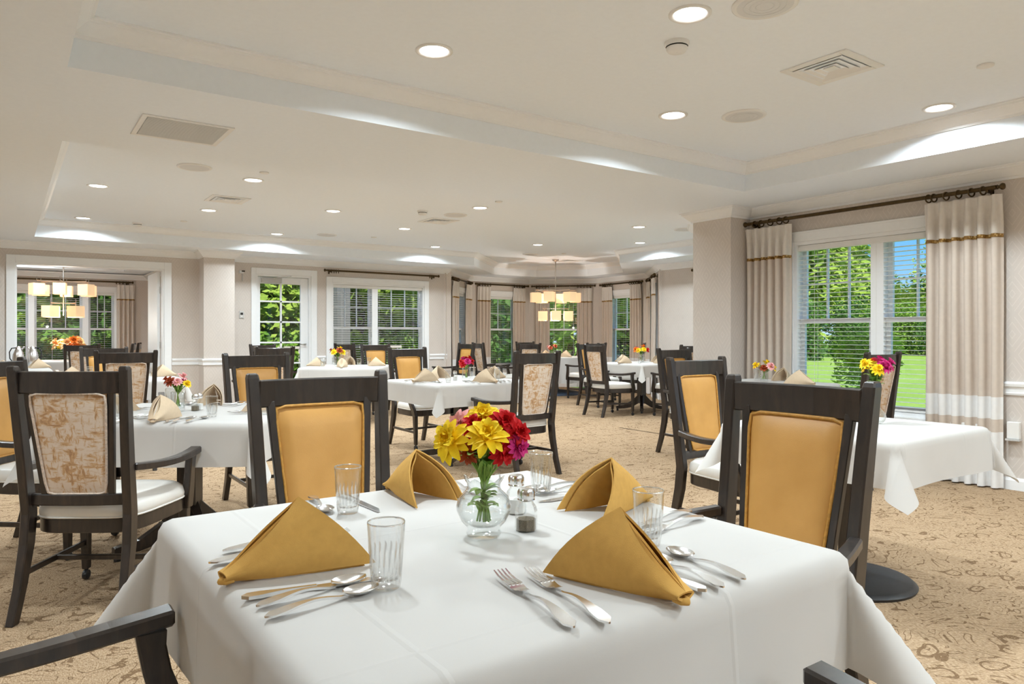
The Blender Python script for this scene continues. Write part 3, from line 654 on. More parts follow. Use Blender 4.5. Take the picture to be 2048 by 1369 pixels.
for u, d, h, v, s in ((.30, 60, 6.5, 0, 2.1), (.36, 56, 6.5, 1, 2.0), (.425, 58, 7.0, 1, 1.35), (.455, 66, 5.4, 0, 1.2), (.50, 62, 2.6, 2, 1.1), (.545, 58, 2.2, 1, 1.0), (.585, 63, 3.0, 1, 1.1), (.63, 60, 4.4, 1, 1.35), (.70, 57, 6.2, 0, 2.0), (.40, 40, 1.2, 2, .6), (.47, 46, 1.2, 2, .6), (.53, 50, 1.3, 0, .65), (.60, 48, 1.3, 2, .6)): TL.append((u, d, h, v, s, 'behind the large right window'))
for k in range(7): TL.append((-.005+k*.042, 44+5*math.sin(k*1.7), 5.2, (0, 1, 1, 0, 1, 2, 1)[k], 1.8, 'beyond the bay windows'))
for u, d, h, v, s in ((-.40, 20, 2.6, 0, 1.0), (-.33, 17, 2.6, 1, .8), (-.27, 21, 3.2, 2, 1.0), (-.215, 18, 2.8, 1, .8), (-.16, 21.5, 3.2, 0, 1.0), (-.10, 22, 3.0, 2, 1.0), (-.04, 25, 3.0, 0, 1.1)): TL.append((u, d, h, v, s, 'beyond the back window and door'))
for u, d, h, v, s in ((-.74, 18.2, 2.2, 1, .9), (-.66, 19, 2.5, 0, 1.0), (-.59, 18.6, 2.4, 2, .95), (-.52, 19.3, 2.6, 0, 1.0)): TL.append((u, d, h, v, s, 'beyond the doorway room window'))
seen = {}
for u, d, h, v, s, side in TL:
    P = FW*d+RT*(u*d); kind = ['mid green', 'bright yellow-green', 'dark green'][v]; key = (kind, side); seen[key] = seen.get(key, 0)+1
    tree(P.x, P.y, h, v, s, '%s%s leafy tree %s' % (['leftmost ', 'second ', 'third ', 'fourth ', 'fifth '][seen[key]-1], kind, side))
for x, y in ((4.3, 14.6), (5.2, 15.3), (6.4, 15.6), (4.0, 16.2), (1.7, 18.6), (.5, 18.8), (-.7, 18.7), (2.4, 18.9), (8.0, 16.4), (9.5, 17.5), (16.5, 12), (17, 9.3)):
    t = thing('shrub', 'leafy green shrub outside '+('the back window and door' if x > 3 and y < 16.3 and x < 8 else 'the doorway room window' if x < 3 else 'the bay'), 'shrub', (x, y, -.22), random.uniform(0, 6), 'shrubs outside the windows')
    mk('foliage', LEAF[3], None, t, loc=(0, 0, .75), kind='stuff'); mk('stem', trunk(.6, .04), 'bark', t)
o = mk('porch_post', vbeam([(0, 0, 0, .36, .36), (0, 0, .12, .36, .36), (0, 0, .121, .27, .27), (0, 0, 3.2, .27, .27)]), 'porch_grey', loc=(5.45, 13.6, -.22)); tag(o, 'dark grey porch post outside the back window', 'post')
t = thing('tree', 'thin bare tree right outside the glazed door', 'tree', (3.98, 14.6, -.22)); mk('trunk', trunk(5, .09), 'bark', t); mk('branch', tube([(0, 0, 1.6), (-.35, .1, 2.3), (-.5, .1, 3.0)], [.04, .03, .015], 6), 'bark', t)
t = thing('garden_railing', 'pale railing outside the glazed door and back window', 'railing', (0, 0, -.22))
for z in (.45, 1.1): mk('rail', box(3.0, 7.0, 14.05, 14.09, z, z+.05), 'concrete', t)
for k in range(24): mk('baluster', box(3.1+k*.165, 3.125+k*.165, 14.06, 14.08, 0, 1.1), 'concrete', t)
# ------------------------------------------------------------------ dining armchair (faces +y, origin on the floor)
def post_y(z): return -.225-.075*max(0, (z-.42)/.60)
def build_chair():
    t = thing('dining_armchair', '', 'chair')
    for s in (-1, 1):
        mk('rear_post', vbeam([(s*.212, -.315, 0, .034, .042), (s*.208, -.272, .14, .034, .048), (s*.205, -.236, .30, .036, .056), (s*.2025, -.225, .42, .036, .058), (s*.206, post_y(.62), .62, .036, .052), (s*.212, post_y(.82), .82, .036, .046), (s*.2185, post_y(1.0), 1.005, .036, .040), (s*.2185, post_y(1.02), 1.02, .030, .034)]), 'wood', t, bevel=.004)
        lg = mk('front_leg', vbeam([(s*.226, .222, .052, .030, .032), (s*.228, .222, .20, .036, .038), (s*.230, .218, .34, .040, .044)]), 'wood', t, bevel=.004)
        cst = mtx(lathe([(.010, -.011), (.022, -.009), (.024, 0), (.022, .009), (.010, .011)], 14), Matrix.Translation((s*.226, .222, .024)) @ Matrix.Rotation(PI/2, 4, 'Y'))
        mk('caster', join(cst, box(s*.226-.006, s*.226+.006, .216, .228, .03, .055)), 'black_iron', lg, smooth=False)
        # arm post rises from the leg, bows out, then the arm runs back to the rear post
        mk('arm_post', vbeam([(s*.238, .226, .335, .034, .058), (s*.248, .214, .40, .034, .060), (s*.262, .192, .46, .033, .054), (s*.273, .174, .52, .032, .048), (s*.280, .166, .565, .032, .048), (s*.283, .165, .594, .032, .054)]), 'wood', t, bevel=.004)
        pts = []
        for k in range(9):
            q = k/8; y = -.225+q*.43; x = .215+.075*math.sin(min(1, q*1.15)*PI/2); z = .607-.014*math.sin(q*PI)+.004*q
            pts.append((s*x, y, z, .034+.018*q, .030))
        mk('arm', hbeam(pts), 'wood', t, bevel=.005)
        mk('back_stile', vbeam([(s*.132, post_y(.49)+.004, .49, .024, .020), (s*.164, post_y(.93)-.006, .93, .026, .020)]), 'wood', t, bevel=.002)
        mk('side_stretcher', hbeam([(s*.207, -.255, .185, .016, .024), (s*.228, .21, .175, .016, .024)]), 'wood', t, bevel=.003)
    mk('cross_stretcher', hbeam([(-.216, -.02, .18, .018, .022), (.216, -.02, .18, .018, .022)]), 'wood', t, bevel=.003)
    def rail(x, z, hh, th, dip):
        return hbeam([(x*(k/4-1), post_y(z)+.006-dip*(1-(k/4-1)**2), z, th, hh) for k in range(9)])
    mk('top_rail', rail(.204, .955, .088, .024, .030), 'wood', t, bevel=.004)
    mk('lower_rail', rail(.190, .478, .046, .024, .018), 'wood', t, bevel=.004)
    # upholstered back: yellow vinyl facing the sitter, patterned cloth outside
    def panel(side, bul):
        def fn(u, v):
            a, b = 2*u-1, 2*v-1; z = .706+.205*b; hw = .118+(.151-.118)*v
            ed = (1-abs(a)**6)*(1-abs(b)**6); dip = -.026*(1-(a*.6)**2)
            return (a*hw, post_y(z)+.004+dip*v+side*(.006+bul*ed**.6), z)
        return grid(13, 13, fn)
    def loop(side, off):
        P = []
        for k in range(48):
            a = 2*PI*k/48; ca, sa = math.cos(a), math.sin(a); mxx = max(abs(ca), abs(sa)); x, b = ca/mxx, sa/mxx
            rr = math.hypot(x, b); x, b = x*(1 if rr < 1.36 else 1.36/rr), b*(1 if rr < 1.36 else 1.36/rr)
            v = (b+1)/2; z = .706+.205*b; hw = .118+.033*v
            P.append((x*hw, post_y(z)+.004-.026*(1-(x*.6)**2)*v+side*off, z))
        return tube(P, .0052, 5, True)
    bc = mk('back_cushion', panel(1, .022), 'yellow_vinyl', t, smooth=True); mk('piping', loop(1, .012), 'yellow_welt', bc, smooth=True)
    bo = mk('outer_back', panel(-1, .008), 'pattern_fabric', t, smooth=True); mk('piping', loop(-1, .012), 'pattern_welt', bo, smooth=True)
    # seat
    def outline(k, n=44):
        a = 2*PI*k/n; ca, sa = math.cos(a), math.sin(a); e = .42
        x = math.copysign(abs(ca)**e, ca); y = math.copysign(abs(sa)**e, sa)
        yy = .012+.228*y+(.022*(1-x*x) if y > 0 else 0); hw = .208+(.258-.208)*min(1, (yy+.22)/.40)
        return x*hw, yy
    n = 44; V, F = [], []
    lay = [(.965, .392), (1.0, .398), (1.012, .418), (.99, .446), (.90, .464), (.70, .474), (.35, .478)]
    for sc_, z in lay:
        for k in range(n):
            x, y = outline(k, n); V.append((x*sc_, .012+(y-.012)*sc_, z))
    for i in range(len(lay)-1):
        for k in range(n): F.append((i*n+k, i*n+(k+1) % n, (i+1)*n+(k+1) % n, (i+1)*n+k))
    V.append((0, .012, .479)); F += [((len(lay)-1)*n+k, (len(lay)-1)*n+(k+1) % n, len(V)-1) for k in range(n)]
    seat = mk('seat_cushion', (V, F), 'seat_vinyl', t, smooth=True)
    mk('piping', tube([(*outline(k, n), .398) for k in range(n)], .0045, 5, True), 'seat_vinyl', seat, smooth=True)
    V, F = [], []
    for sc_, z in ((.97, .334), (.99, .338), (.99, .390), (.97, .393)):
        for k in range(n):
            x, y = outline(k, n); V.append((x*sc_, .012+(y-.012)*sc_, z))
    for i in range(3):
        for k in range(n): F.append((i*n+k, i*n+(k+1) % n, (i+1)*n+(k+1) % n, (i+1)*n+k))
    F.append(tuple(range(n-1, -1, -1)))
    mk('seat_apron', (V, F), 'wood', t, smooth=True, angle=.6)
    return t
CH = [
 (.372, 3.575, -34, 'large patterned-back armchair at left foreground, seen from behind'),
 (.85, 2.03, 178.5, 'yellow-backed armchair facing us behind the nearest table, left of the flowers'),
 (1.56, 1.21, 90.2, 'yellow-backed armchair on the right side of the nearest table'),
 (.20, 4.58, -124, 'yellow-backed armchair cut off by the left edge'),
 (.854, 7.03, -6, 'patterned-back armchair seen from behind, right of the pitchers and before the doorway'),
 (1.48, 4.92, 184, 'yellow-backed armchair facing us behind the left table with pink flowers'),
 (3.54, 6.62, 185, 'yellow-backed armchair facing us behind the table with red flowers'),
 (3.233, 2.45, 179, 'yellow-backed armchair just left of the right foreground chair'),
 (3.50, 4.905, 2, 'patterned-back armchair in the middle, seen from behind at the red flower table'),
 (7.10, 7.60, -93.8, 'patterned-back armchair in side view left of the orange and yellow flowers'),
 (5.433, 4.60, 180, 'yellow-backed armchair standing in front of the pillar'),
 (5.415, 3.10, -1, 'dark armchair back silhouetted before the large window blind'),
 (.055, 1.195, -90, 'armchair at lower left of which only one arm shows'),
 (.745, .445, 0, 'armchair at lower right of which only the arm end shows'),
 (4.56, 9.78, 176, 'yellow-backed armchair before the back window, right of the yellow flowers'),
 (2.50, 8.60, 6, 'patterned-back armchair seen from behind before the glazed door'),
 (3.22, 10.48, 205, 'yellow-backed armchair nearest the glazed door'),
 (4.78, 11.2, -70, 'dark armchair behind the yellow flowers, before the back window'),
 (.89, 8.78, 180, 'yellow-backed armchair facing us before the doorway, partly hidden'),
 (.92, 12.55, 0, 'patterned-back armchair seen through the doorway below the lilies'),
 (6.12, 10.4, 94, 'narrow-looking yellow-backed armchair left of the bay curtains'),
 (7.30, 10.95, -97, 'armchair in side view before the leftmost bay curtains'),
 (7.25, 10.02, -4, 'patterned-back armchair seen from behind on the left of the bay'),
 (8.98, 11.95, 178, 'yellow-backed armchair at the far side of the bay table'),
 (7.86, 8.66, 178, 'dark armchair hidden behind the side-view patterned chair'),
 (7.75, 6.93, -3, 'armchair right of the orange flower table with only seat and arm showing'),
 (8.60, 9.86, 0, 'armchair with pale seat at the near side of the bay table'),
 (8.75, 8.95, 42, 'armchair in side view before the right bay window'),
 (1.40, 13.02, 78, 'front armchair of the row seen edge-on through the doorway'),
 (1.62, 14.05, 78, 'rear armchair of the row seen edge-on through the doorway'),
]
proto = None
for x, y, a, l in CH:
    if proto is None:
        proto = build_chair(); proto.location = (x, y, 0); proto.rotation_euler = (0, 0, math.radians(a)); proto['label'] = l; proto['group'] = 'dark wood dining armchairs'
    else: dup(proto, (x, y, 0), math.radians(a), l, 'dark wood dining armchairs')

# ------------------------------------------------------------------ tables and cloths
ZC = .73                                           # top of the cloth
def table(x, y, rz, side, label, kind='pedestal'):
    t = thing('dining_table', label, 'table', (x, y, 0), rz, 'dining tables'); h = side/2
    mk('tabletop', box(-h+.03, h-.03, -h+.03, h-.03, ZC-.034, ZC-.006), 'wood', t, bevel=.008)
    if kind == 'disc':
        mk('column', box(-.042, .042, -.042, .042, .03, ZC-.034), 'wood', t, bevel=.004)
        mk('base_plate', lathe([(.27, 0), (.275, .012), (.262, .024), (.25, .028), (.08, .034)], 36), 'black_iron', t, smooth=True, angle=.5)
    else:
        mk('column', vbeam([(0, 0, .12, .12, .12), (0, 0, .2, .10, .10), (0, 0, .62, .10, .10), (0, 0, ZC-.034, .16, .16)]), 'wood', t, bevel=.004)
        for k in range(4):
            a = PI/4+k*PI/2; c, s = math.cos(a), math.sin(a)
            ft = mk('foot', beam([[(c*r-s*.024, s*r+c*.024, z0), (c*r+s*.024, s*r-c*.024, z0), (c*r+s*.024, s*r-c*.024, z1), (c*r-s*.024, s*r+c*.024, z1)] for r, z0, z1 in ((.04, .12, .26), (.14, .06, .16), (.26, .035, .09), (.38, .03, .07))]), 'wood', t, bevel=.003)
            mk('glide', lathe([(.016, 0), (.018, .012), (.012, .03)], 10), 'black_iron', ft, loc=(c*.36, s*.36, 0))
        mk('apron', join(*[box(*b, ZC-.10, ZC-.034) for b in ((-h+.06, h-.06, -h+.06, -h+.08), (-h+.06, h-.06, h-.08, h-.06), (-h+.06, -h+.08, -h+.08, h-.08), (h-.08, h-.06, -h+.08, h-.08))]), 'wood', t)
    return t
def cloth_mesh(side, over, seed=1, fin=.46):
    rnd = random.Random(seed); R = .026; h = side/2-R
    ph = [rnd.uniform(0, 6) for _ in range(8)]
    n_in, n_out = 22, 12
    us = [-h-over+over*k/n_out for k in range(n_out)]+[-h+2*h*k/n_in for k in range(n_in+1)]+[h+over*(k+1)/n_out for k in range(n_out)]
    def drop(r):
        if r < R*PI/2: a = r/R; return R*math.sin(a)-R*0, R*(1-math.cos(a))
        return R, R+(r-R*PI/2)
    def pos(a, b):
        ax, bx_ = abs(a)-h, abs(b)-h; sx, sy = math.copysign(1, a), math.copysign(1, b)
        if ax <= 0 and bx_ <= 0: return (a, b, ZC)
        if ax > 0 and bx_ <= 0:
            o, d = drop(ax); q = b/h
            o += (ax/over)*(.012+.010*math.sin(3.1*q+ph[0 if sx > 0 else 1]))
            return (sx*(h+o), b, ZC-d)
        if bx_ > 0 and ax <= 0:
            o, d = drop(bx_); q = a/h
            o += (bx_/over)*(.012+.010*math.sin(3.1*q+ph[2 if sy > 0 else 3]))
            return (a, sy*(h+o), ZC-d)
        r = math.hypot(ax, bx_); th = math.atan2(bx_, ax)
        o, d = drop(r); w = math.sin(2*th)**1.3
        s0 = o+(r/over)*.012; ph_ = 1/(1+math.exp(-(th-PI/4)*7)); ph0 = 1/(1+math.exp(PI/4*7)); ph_ = (ph_-ph0)/(1-2*ph0)*PI/2
        disp = s0*(1-w)+max(s0, r*fin)*w
        dd = math.sqrt(max(.0001, r*r-(disp*.9)**2)) if w > .001 else d
        dz = d*(1-w)+dd*w
        return (sx*(h+disp*math.cos(ph_)), sy*(h+disp*math.sin(ph_)), ZC-dz)
    N = len(us)
    V = [pos(us[i], us[j]) for j in range(N) for i in range(N)]
    F = [(j*N+i, j*N+i+1, (j+1)*N+i+1, (j+1)*N+i) for j in range(N-1) for i in range(N-1)]
    return V, F
def cloth(x, y, rz, side, over, label, seed=1, fin=.46):
    o = mk('tablecloth', cloth_mesh(side, over, seed, fin), 'tablecloth', loc=(x, y, 0), rz=rz, smooth=True, recalc=False)
    return tag(o, label, 'tablecloth', 'white tablecloths')
R_ = math.radians
TABS = [
 ('T1', .80, 1.258, 0, 1.04, .23, 'nearest table', 'nearest square table under its white cloth', 'pedestal'),
 ('T2', .815, 4.175, -34, 1.04, .22, 'left table with pink flowers', 'square table with pink flowers at left', 'pedestal'),
 ('T3', 3.43, 5.67, 0, 1.04, .20, 'middle table with red flowers', 'square table with red flowers in the middle', 'pedestal'),
 ('T4', 3.76, 9.20, -34, 1.04, .20, 'back table with yellow flowers', 'square table before the back window', 'pedestal'),
 ('T5', .90, 7.90, 0, 1.04, .20, 'table before the doorway', 'square table before the doorway', 'pedestal'),
 ('T6', -.05, 10.85, 0, 1.04, .20, 'table with the pitchers', 'square table carrying the pitchers at far left', 'pedestal'),
 ('T8', 7.88, 7.75, 0, 1.04, .20, 'table with orange and yellow flowers', 'square table with orange flowers near the bay', 'pedestal'),
 ('T9', 5.44, 3.86, 0, .90, .20, 'table by the large window corner', 'square table in the corner by the pillar', 'disc'),
 ('T10', 3.205, 1.81, 0, .84, .20, 'bare right table with one vase', 'small table on a round black base at right', 'disc'),
 ('T11', .75, 14.1, 0, 1.04, .20, 'table beyond the doorway', 'table with lilies in the room beyond the doorway', 'pedestal'),
]
TB = {}
for i, (k, x, y, a, s, ov, nm, lab, kind) in enumerate(TABS):
    TB[k] = (x, y, R_(a), s, nm); table(x, y, R_(a), s, lab, kind)
    cloth(x, y, R_(a), s, ov, 'white cloth draped over the '+nm, i+1, .52 if k == 'T10' else .62 if k == 'T1' else .46)
# round bay table with a long pleated cloth
t = thing('dining_table', 'round table in the bay on a blue-grey pedestal base', 'table', (8.80, 10.98, 0), 0, 'dining tables')
mk('tabletop', lathe([(.57, ZC-.03), (.575, ZC-.015), (.57, ZC-.004)], 40), 'wood', t)
mk('column', lathe([(.09, .06), (.06, .12), (.05, .6), (.12, ZC-.03)], 16), 'blue_grey', t, smooth=True)
mk('base_plate', lathe([(.50, 0), (.50, .03), (.40, .06), (.10, .09)], 36), 'blue_grey', t)
def wv(r, z, a):
    k = max(0, min(1, (ZC-.02-z)/.45)); return r*(1+k*(.05*math.sin(16*a)+.03*math.sin(7*a+1))), z
o = mk('tablecloth', lathe([(.001, ZC), (.3, ZC), (.55, ZC), (.578, ZC-.006), (.588, ZC-.03), (.60, ZC-.2), (.615, ZC-.4), (.62, .24)], 160, False, wv), 'tablecloth', loc=(8.80, 10.98, 0), smooth=True)
tag(o, 'long pleated white cloth on the round bay table', 'tablecloth', 'white tablecloths')
TB['T7'] = (8.80, 10.98, 0, .85, 'round bay table')

# ------------------------------------------------------------------ tableware
def napkin_mesh(L=.245, h=.119, sp=.062, ax=.53):
    """Standing folded napkin: nose at the origin, opening towards +y; the ridge climbs from nose to apex, two flanks fall to the feet."""
    N = Vector((0, 0, .004)); Ap = Vector((0, L*ax, h))
    out = []
    def flank(s, inner=0):
        Ft = Vector((s*sp, L*(.98-inner*.06), .003))
        def fn(u, v):
            # v: 0 on ridge side (nose->apex), 1 on the foot; u along
            a = N.lerp(Ap, u); b = N.lerp(Ft, u); p = a.lerp(b, v)
            bul = math.sin(PI*v)*u*.016+math.sin(PI*u)*(1-v)*.004
            p = p+Vector((s*bul, 0, bul*.5))
            ridge = (1-v)**2*u; p.x += s*.010*(1-(1-v)**6)*min(1, u*3); p.z += .004*ridge
            # the nose stays a rounded roll
            k = (1-u)**3; p.x += s*k*.020*math.sin(PI*min(1, v*1.0)); p.z += k*.016*math.sin(PI*(1-v)*.5)
            gp = .011*math.sin(PI*min(1, u*1.05))*(1-v)**2*(0 if inner else 1); p.x += s*gp
            if inner: p.x -= s*.010*(1 if v > .02 else 0)*u; p.z -= .006*u
            return tuple(p)
        return fn
    return [grid(14, 10, flank(s)) for s in (-1, 1)], [grid(14, 8, flank(s, 1)) for s in (-1, 1)]
def thicken(mm, t=.0035):
    me = bpy.data.meshes.new('tmp'); me.from_pydata(mm[0], [], mm[1]); bm = bmesh.new(); bm.from_mesh(me)
    bmesh.ops.remove_doubles(bm, verts=bm.verts, dist=.0004); bmesh.ops.recalc_face_normals(bm, faces=bm.faces); bmesh.ops.solidify(bm, geom=bm.faces[:], thickness=t)
    bm.verts.index_update(); r = ([tuple(v.co) for v in bm.verts], [tuple(v.index for v in f.verts) for f in bm.faces]); bm.free(); bpy.data.meshes.remove(me); return r
NAP = {}
_o, _i = napkin_mesh()
for mat in ('napkin_gold', 'napkin_beige'):
    NAP[mat] = ([data('flap', thicken(q), mat, True, angle=1.0) for q in _o], [data('inner_fold', thicken(q), mat, True, angle=1.0) for q in _i])
def napkin(loc, rz, mat, label, group, s=1):
    t = thing('napkin', label, 'napkin', loc, rz, group); t.scale = (s, s, s)
    for me in NAP[mat][0]: mk('flap', me, None, t)
    for me in NAP[mat][1]: mk('inner_fold', me, None, t)
    mk('nose_roll', NR[mat], None, t)
NR = {mat: data('nose_roll', tube([(-.010, .016, .007), (-.007, .004, .006), (0, -.002, .006), (.007, .004, .006), (.010, .016, .007)], [.004, .0055, .006, .0055, .004], 8), mat, True) for mat in NAP}

def prof_handle(L0, L1, w, th=.0028, z=.004, arch=.010):
    S = []
    for k in range(13):
        q = k/12; y = L0+(L1-L0)*q
        ww = w*(.95 if q < .001 else 1.0 if q < .25 else .34+.66*max(0, 1-(q-.25)/.40)**1.5)
        if q < .10: ww *= math.sqrt(max(.02, 1-((.10-q)/.10)**2))
        zz = z+arch*math.sin(min(1, q*1.05)*PI)**1.2*(.35+.65*q)+.003*(1-q); tt = th*(1+.5*q)
        S.append([(-ww/2, y, zz-tt/2), (ww/2, y, zz-tt/2), (ww/2, y, zz+tt/2), (-ww/2, y, zz+tt/2)])
    return beam(S)
def bowl(y0, y1, w, depth, z, n=12, m_=10):
    def fn(u, v):
        y = y0+(y1-y0)*u; e = max(0, 1-(2*u-1)**2)**.55*(1-.12*(u-.5)); x = (2*v-1)*w/2*e
        d = depth*max(0, 1-(2*u-1)**2)*(1-(2*v-1)**2)**.8
        return (x, y, z-d)
    return thicken(grid(n, m_, fn), .0014)
SPOON = join(prof_handle(0, .128, .020, arch=.010, z=.003), bowl(.122, .185, .040, .0085, .0095))
KNIFE = join(prof_handle(0, .115, .019, th=.005, z=.0035, arch=.001), beam([[(-.008, .112, .001), (.0085, .112, .001), (.0085, .112, .0042), (-.008, .112, .0042)], [(-.010, .16, .001), (.0095, .16, .001), (.0095, .16, .0028), (-.010, .16, .0022)], [(-.008, .205, .001), (.0095, .205, .001), (.0095, .205, .0026), (-.008, .205, .002)], [(.004, .232, .001), (.009, .232, .001), (.009, .232, .002), (.004, .232, .0018)]]))
FKB = [join(prof_handle(0, .145, .021, arch=.012, z=.003), grid(6, 5, lambda u, v: ((2*u-1)*(.006+.0065*min(1, v*1.6)), .140+.045*v, .0105-.006*math.sin(v*PI*.8)+.0005)))]
TINES = []
for k in range(4):
    x = -.0105+k*.007
    TINES.append(beam([[(x-.0022*s, y, z), (x+.0022*s, y, z), (x+.0022*s, y, z+.0018), (x-.0022*s, y, z+.0018)] for y, z, s in ((.182, .0068, 1), (.205, .0058, .95), (.225, .0075, .85), (.243, .0115, .45))]))
ME = {'spoon': [('spoon', data('spoon', SPOON, 'steel', True, angle=.7))], 'knife': [('knife', data('knife', KNIFE, 'steel', True, angle=.5))],
      'fork': [('fork_handle', data('fork_handle', thicken(FKB[0], .0002) if 0 else FKB[0], 'steel', True, angle=.7))]+[('tine', data('tine', q, 'steel')) for q in TINES]}
def cutlery(kind, loc, rz, label, group, s=1, tilt=0):
    parts = ME[kind]
    if len(parts) == 1:
        o = mk(kind, parts[0][1], None); o.location = loc; o.rotation_euler = (0, tilt, rz); o.scale = (s, s, s); return tag(o, label, kind, group)
    t = thing(kind, label, kind, loc, rz, group); t.scale = (s, s, s)
    for n, me in parts: mk(n, me, None, t)
    return t
# tumbler: thick foot, fluted lower body
def flute(r, z, a):
    k = max(0, min(1, (z-.012)/.012))*max(0, min(1, (.066-z)/.012)); return r-.0019*k*abs(math.cos(9*a+z*4))**.7, z
TUM = data('tumbler', lathe([(.001, .001), (.0205, .0015), (.0225, .004), (.0235, .012), (.0255, .03), (.0275, .06), (.029, .095), (.0296, .104), (.0290, .1055), (.0284, .104), (.0276, .092), (.0258, .058), (.0235, .03), (.0200, .016), (.001, .013)], 64, False, flute), 'tumbler_glass', True)
def tumbler(loc, label, group, s=1):
    o = mk('tumbler', TUM, None, loc=loc); o.scale = (s, s, s); return tag(o, label, 'glass', group)
def shaker(loc, fill, label, rz=.2):
    t = thing('salt_shaker' if fill == 'salt' else 'pepper_shaker', label, 'shaker', loc, rz)
    mk('glass_body', lathe([(.001, .001), (.022, .001), (.0235, .004), (.0235, .042), (.021, .052), (.0155, .060), (.0150, .066)], 8, False), 'vase_glass', t)
    mk('contents', lathe([(.001, .003), (.0205, .003), (.0205, .026 if fill == 'pepper' else .034), (.001, .030 if fill == 'pepper' else .036)], 8, False), fill, t)
    mk('metal_cap', lathe([(.0165, .064), (.0185, .066), (.0175, .069), (.0185, .071), (.0185, .083), (.015, .089), (.001, .091)], 24, False), 'steel', t, smooth=True, angle=.6)

def setting(tk, side, napmat, cut, glass=True, gs=1, nap=True, ident=''):
    """Place setting on one side of a square table. side 0..3 = the table's -y, +x, +y, -x edge."""
    tx, ty, ta, s, nm = TB[tk]; a = ta+side*PI/2; h = s/2
    who = {0: 'near', 1: 'right', 2: 'far', 3: 'left'}[side]
    def W(lx_, ly, z=ZC): 
        x, y = lx_, -h+ly; return (tx+math.cos(a)*x-math.sin(a)*y, ty+math.sin(a)*x+math.cos(a)*y, z)
    at = '%s side of the %s' % (who, nm)
    if nap: napkin(W(.045, .0, ZC+.001), a+.16, napmat, '%s folded napkin standing at the %s' % ('gold' if 'gold' in napmat else 'beige', at), 'napkins on the '+nm)
    if glass: tumbler(W(.222, .255, ZC+.0005), 'clear fluted tumbler at the '+at, 'tumblers on the '+nm, gs)
    if cut:
        z = ZC+.001
        cutlery('fork', W(-.172+(.014 if tk == 'T1' else 0), .022, z), a-.17, 'outer steel fork at the '+at, 'forks on the '+nm, 1.02)
        cutlery('fork', W(-.122+(.014 if tk == 'T1' else 0), .004, z), a-.17, 'inner steel fork at the '+at, 'forks on the '+nm, 1.02)
        cutlery('knife', W(.104, .010, z), a-.06, 'steel knife at the '+at, 'knives on the '+nm)
        cutlery('spoon', W(.140, .004, z), a-.12, 'inner steel spoon at the '+at, 'spoons on the '+nm, 1.05)
        cutlery('spoon', W(.200, .008, z), a-.13, 'outer steel spoon at the '+at, 'spoons on the '+nm, 1.05)

# vases and flowers
def ruffle(r, z, a):
    k = max(0, (z-.108)/.012); return r*(1+.05*k*math.sin(9*a)), z+.004*k*math.sin(9*a)
BOWLV = [(.001, .002), (.034, .002), (.036, .008), (.033, .016), (.034, .020), (.047, .034), (.056, .055), (.0565, .064), (.050, .082), (.036, .095), (.0335, .102), (.035, .110), (.041, .120)]
BOWLI = [(.039, .120), (.033, .109), (.0315, .102), (.034, .093), (.048, .080), (.0545, .064), (.054, .055), (.045, .036), (.030, .024), (.001, .022)]
VASE = data('glass_body', lathe(BOWLV+BOWLI, 48, False, ruffle), 'vase_glass', True)
WATER = data('water', lathe([(.001, .0235), (.029, .0245), (.0445, .0365), (.0535, .056), (.0538, .063), (.046, .080), (.001, .080)], 36, False), 'water', True)
CYLV = data('glass_body', lathe([(.001, .002), (.030, .002), (.036, .012), (.037, .05), (.034, .085), (.036, .11), (.034, .11), (.032, .085), (.034, .05), (.032, .02), (.001, .016)], 28, False), 'vase_glass', True)
CYLW = data('water', lathe([(.001, .017), (.0315, .021), (.0335, .05), (.0325, .07), (.001, .07)], 24, False), 'water', True)
TALLV = data('glass_body', lathe([(.001, .002), (.026, .002), (.040, .014), (.046, .034), (.040, .054), (.022, .075), (.0165, .095), (.0165, .13), (.021, .145), (.0195, .145), (.015, .13), (.0148, .095), (.020, .077), (.038, .054), (.044, .034), (.036, .014), (.001, .008)], 28, False), 'vase_glass', True)
def vase(loc, label, style='cyl', s=1):
    t = thing('flower_vase', label, 'vase', loc, 0); t.scale = (s, s, s)
    mk('glass_body', {'bowl': VASE, 'cyl': CYLV, 'tall': TALLV}[style], None, t)
    if style != 'tall': mk('water', WATER if style == 'bowl' else CYLW, None, t)
    return t
def petal(L, wd, cup, tipdrop):
    def fn(u, v):
        ww = wd*min(1, (u/.5+.18)**.6)*math.sqrt(max(.03, 1-max(0, (u-.62)/.39)**2)); x = L*u; y = (2*v-1)*ww/2
        z = cup*math.sin(u*PI*.6)*L-tipdrop*u*u*L+.18*ww*(2*v-1)**2
        return (x, y, z)
    return grid(6, 4, fn)
PET = {}
for c in ('yellow', 'red', 'pink', 'magenta', 'orange', 'peach', 'rust'):
    PET[c] = [data('petal', petal(1, .40, .30, .30), 'petal_'+c, True, recalc=False), data('petal', petal(.86, .38, .55, .10), 'petal_'+c, True, recalc=False), data('petal', petal(.6, .32, .75, -.15), 'petal_'+c, True, recalc=False)]
    def allp(n1, n2, n3, seed):
        rnd = random.Random(seed); ms = []
        for n, ring, L, el in ((n1, 0, 1, .1), (n2, 1, .86, .55), (n3, 2, .6, 1.0)):
            for k in range(n):
                pm = petal(L, .40, (.28, .55, .75)[ring], (.30, .10, -.15)[ring]); M = Matrix.Rotation(2*PI*(k+rnd.random()*.4)/n, 4, 'Z') @ Matrix.Rotation(-el, 4, 'Y'); ms.append(mtx(pm, M))
        return join(*ms)
    PET[c].append(data('petals', allp(11, 9, 6, 5), 'petal_'+c, True, recalc=False))
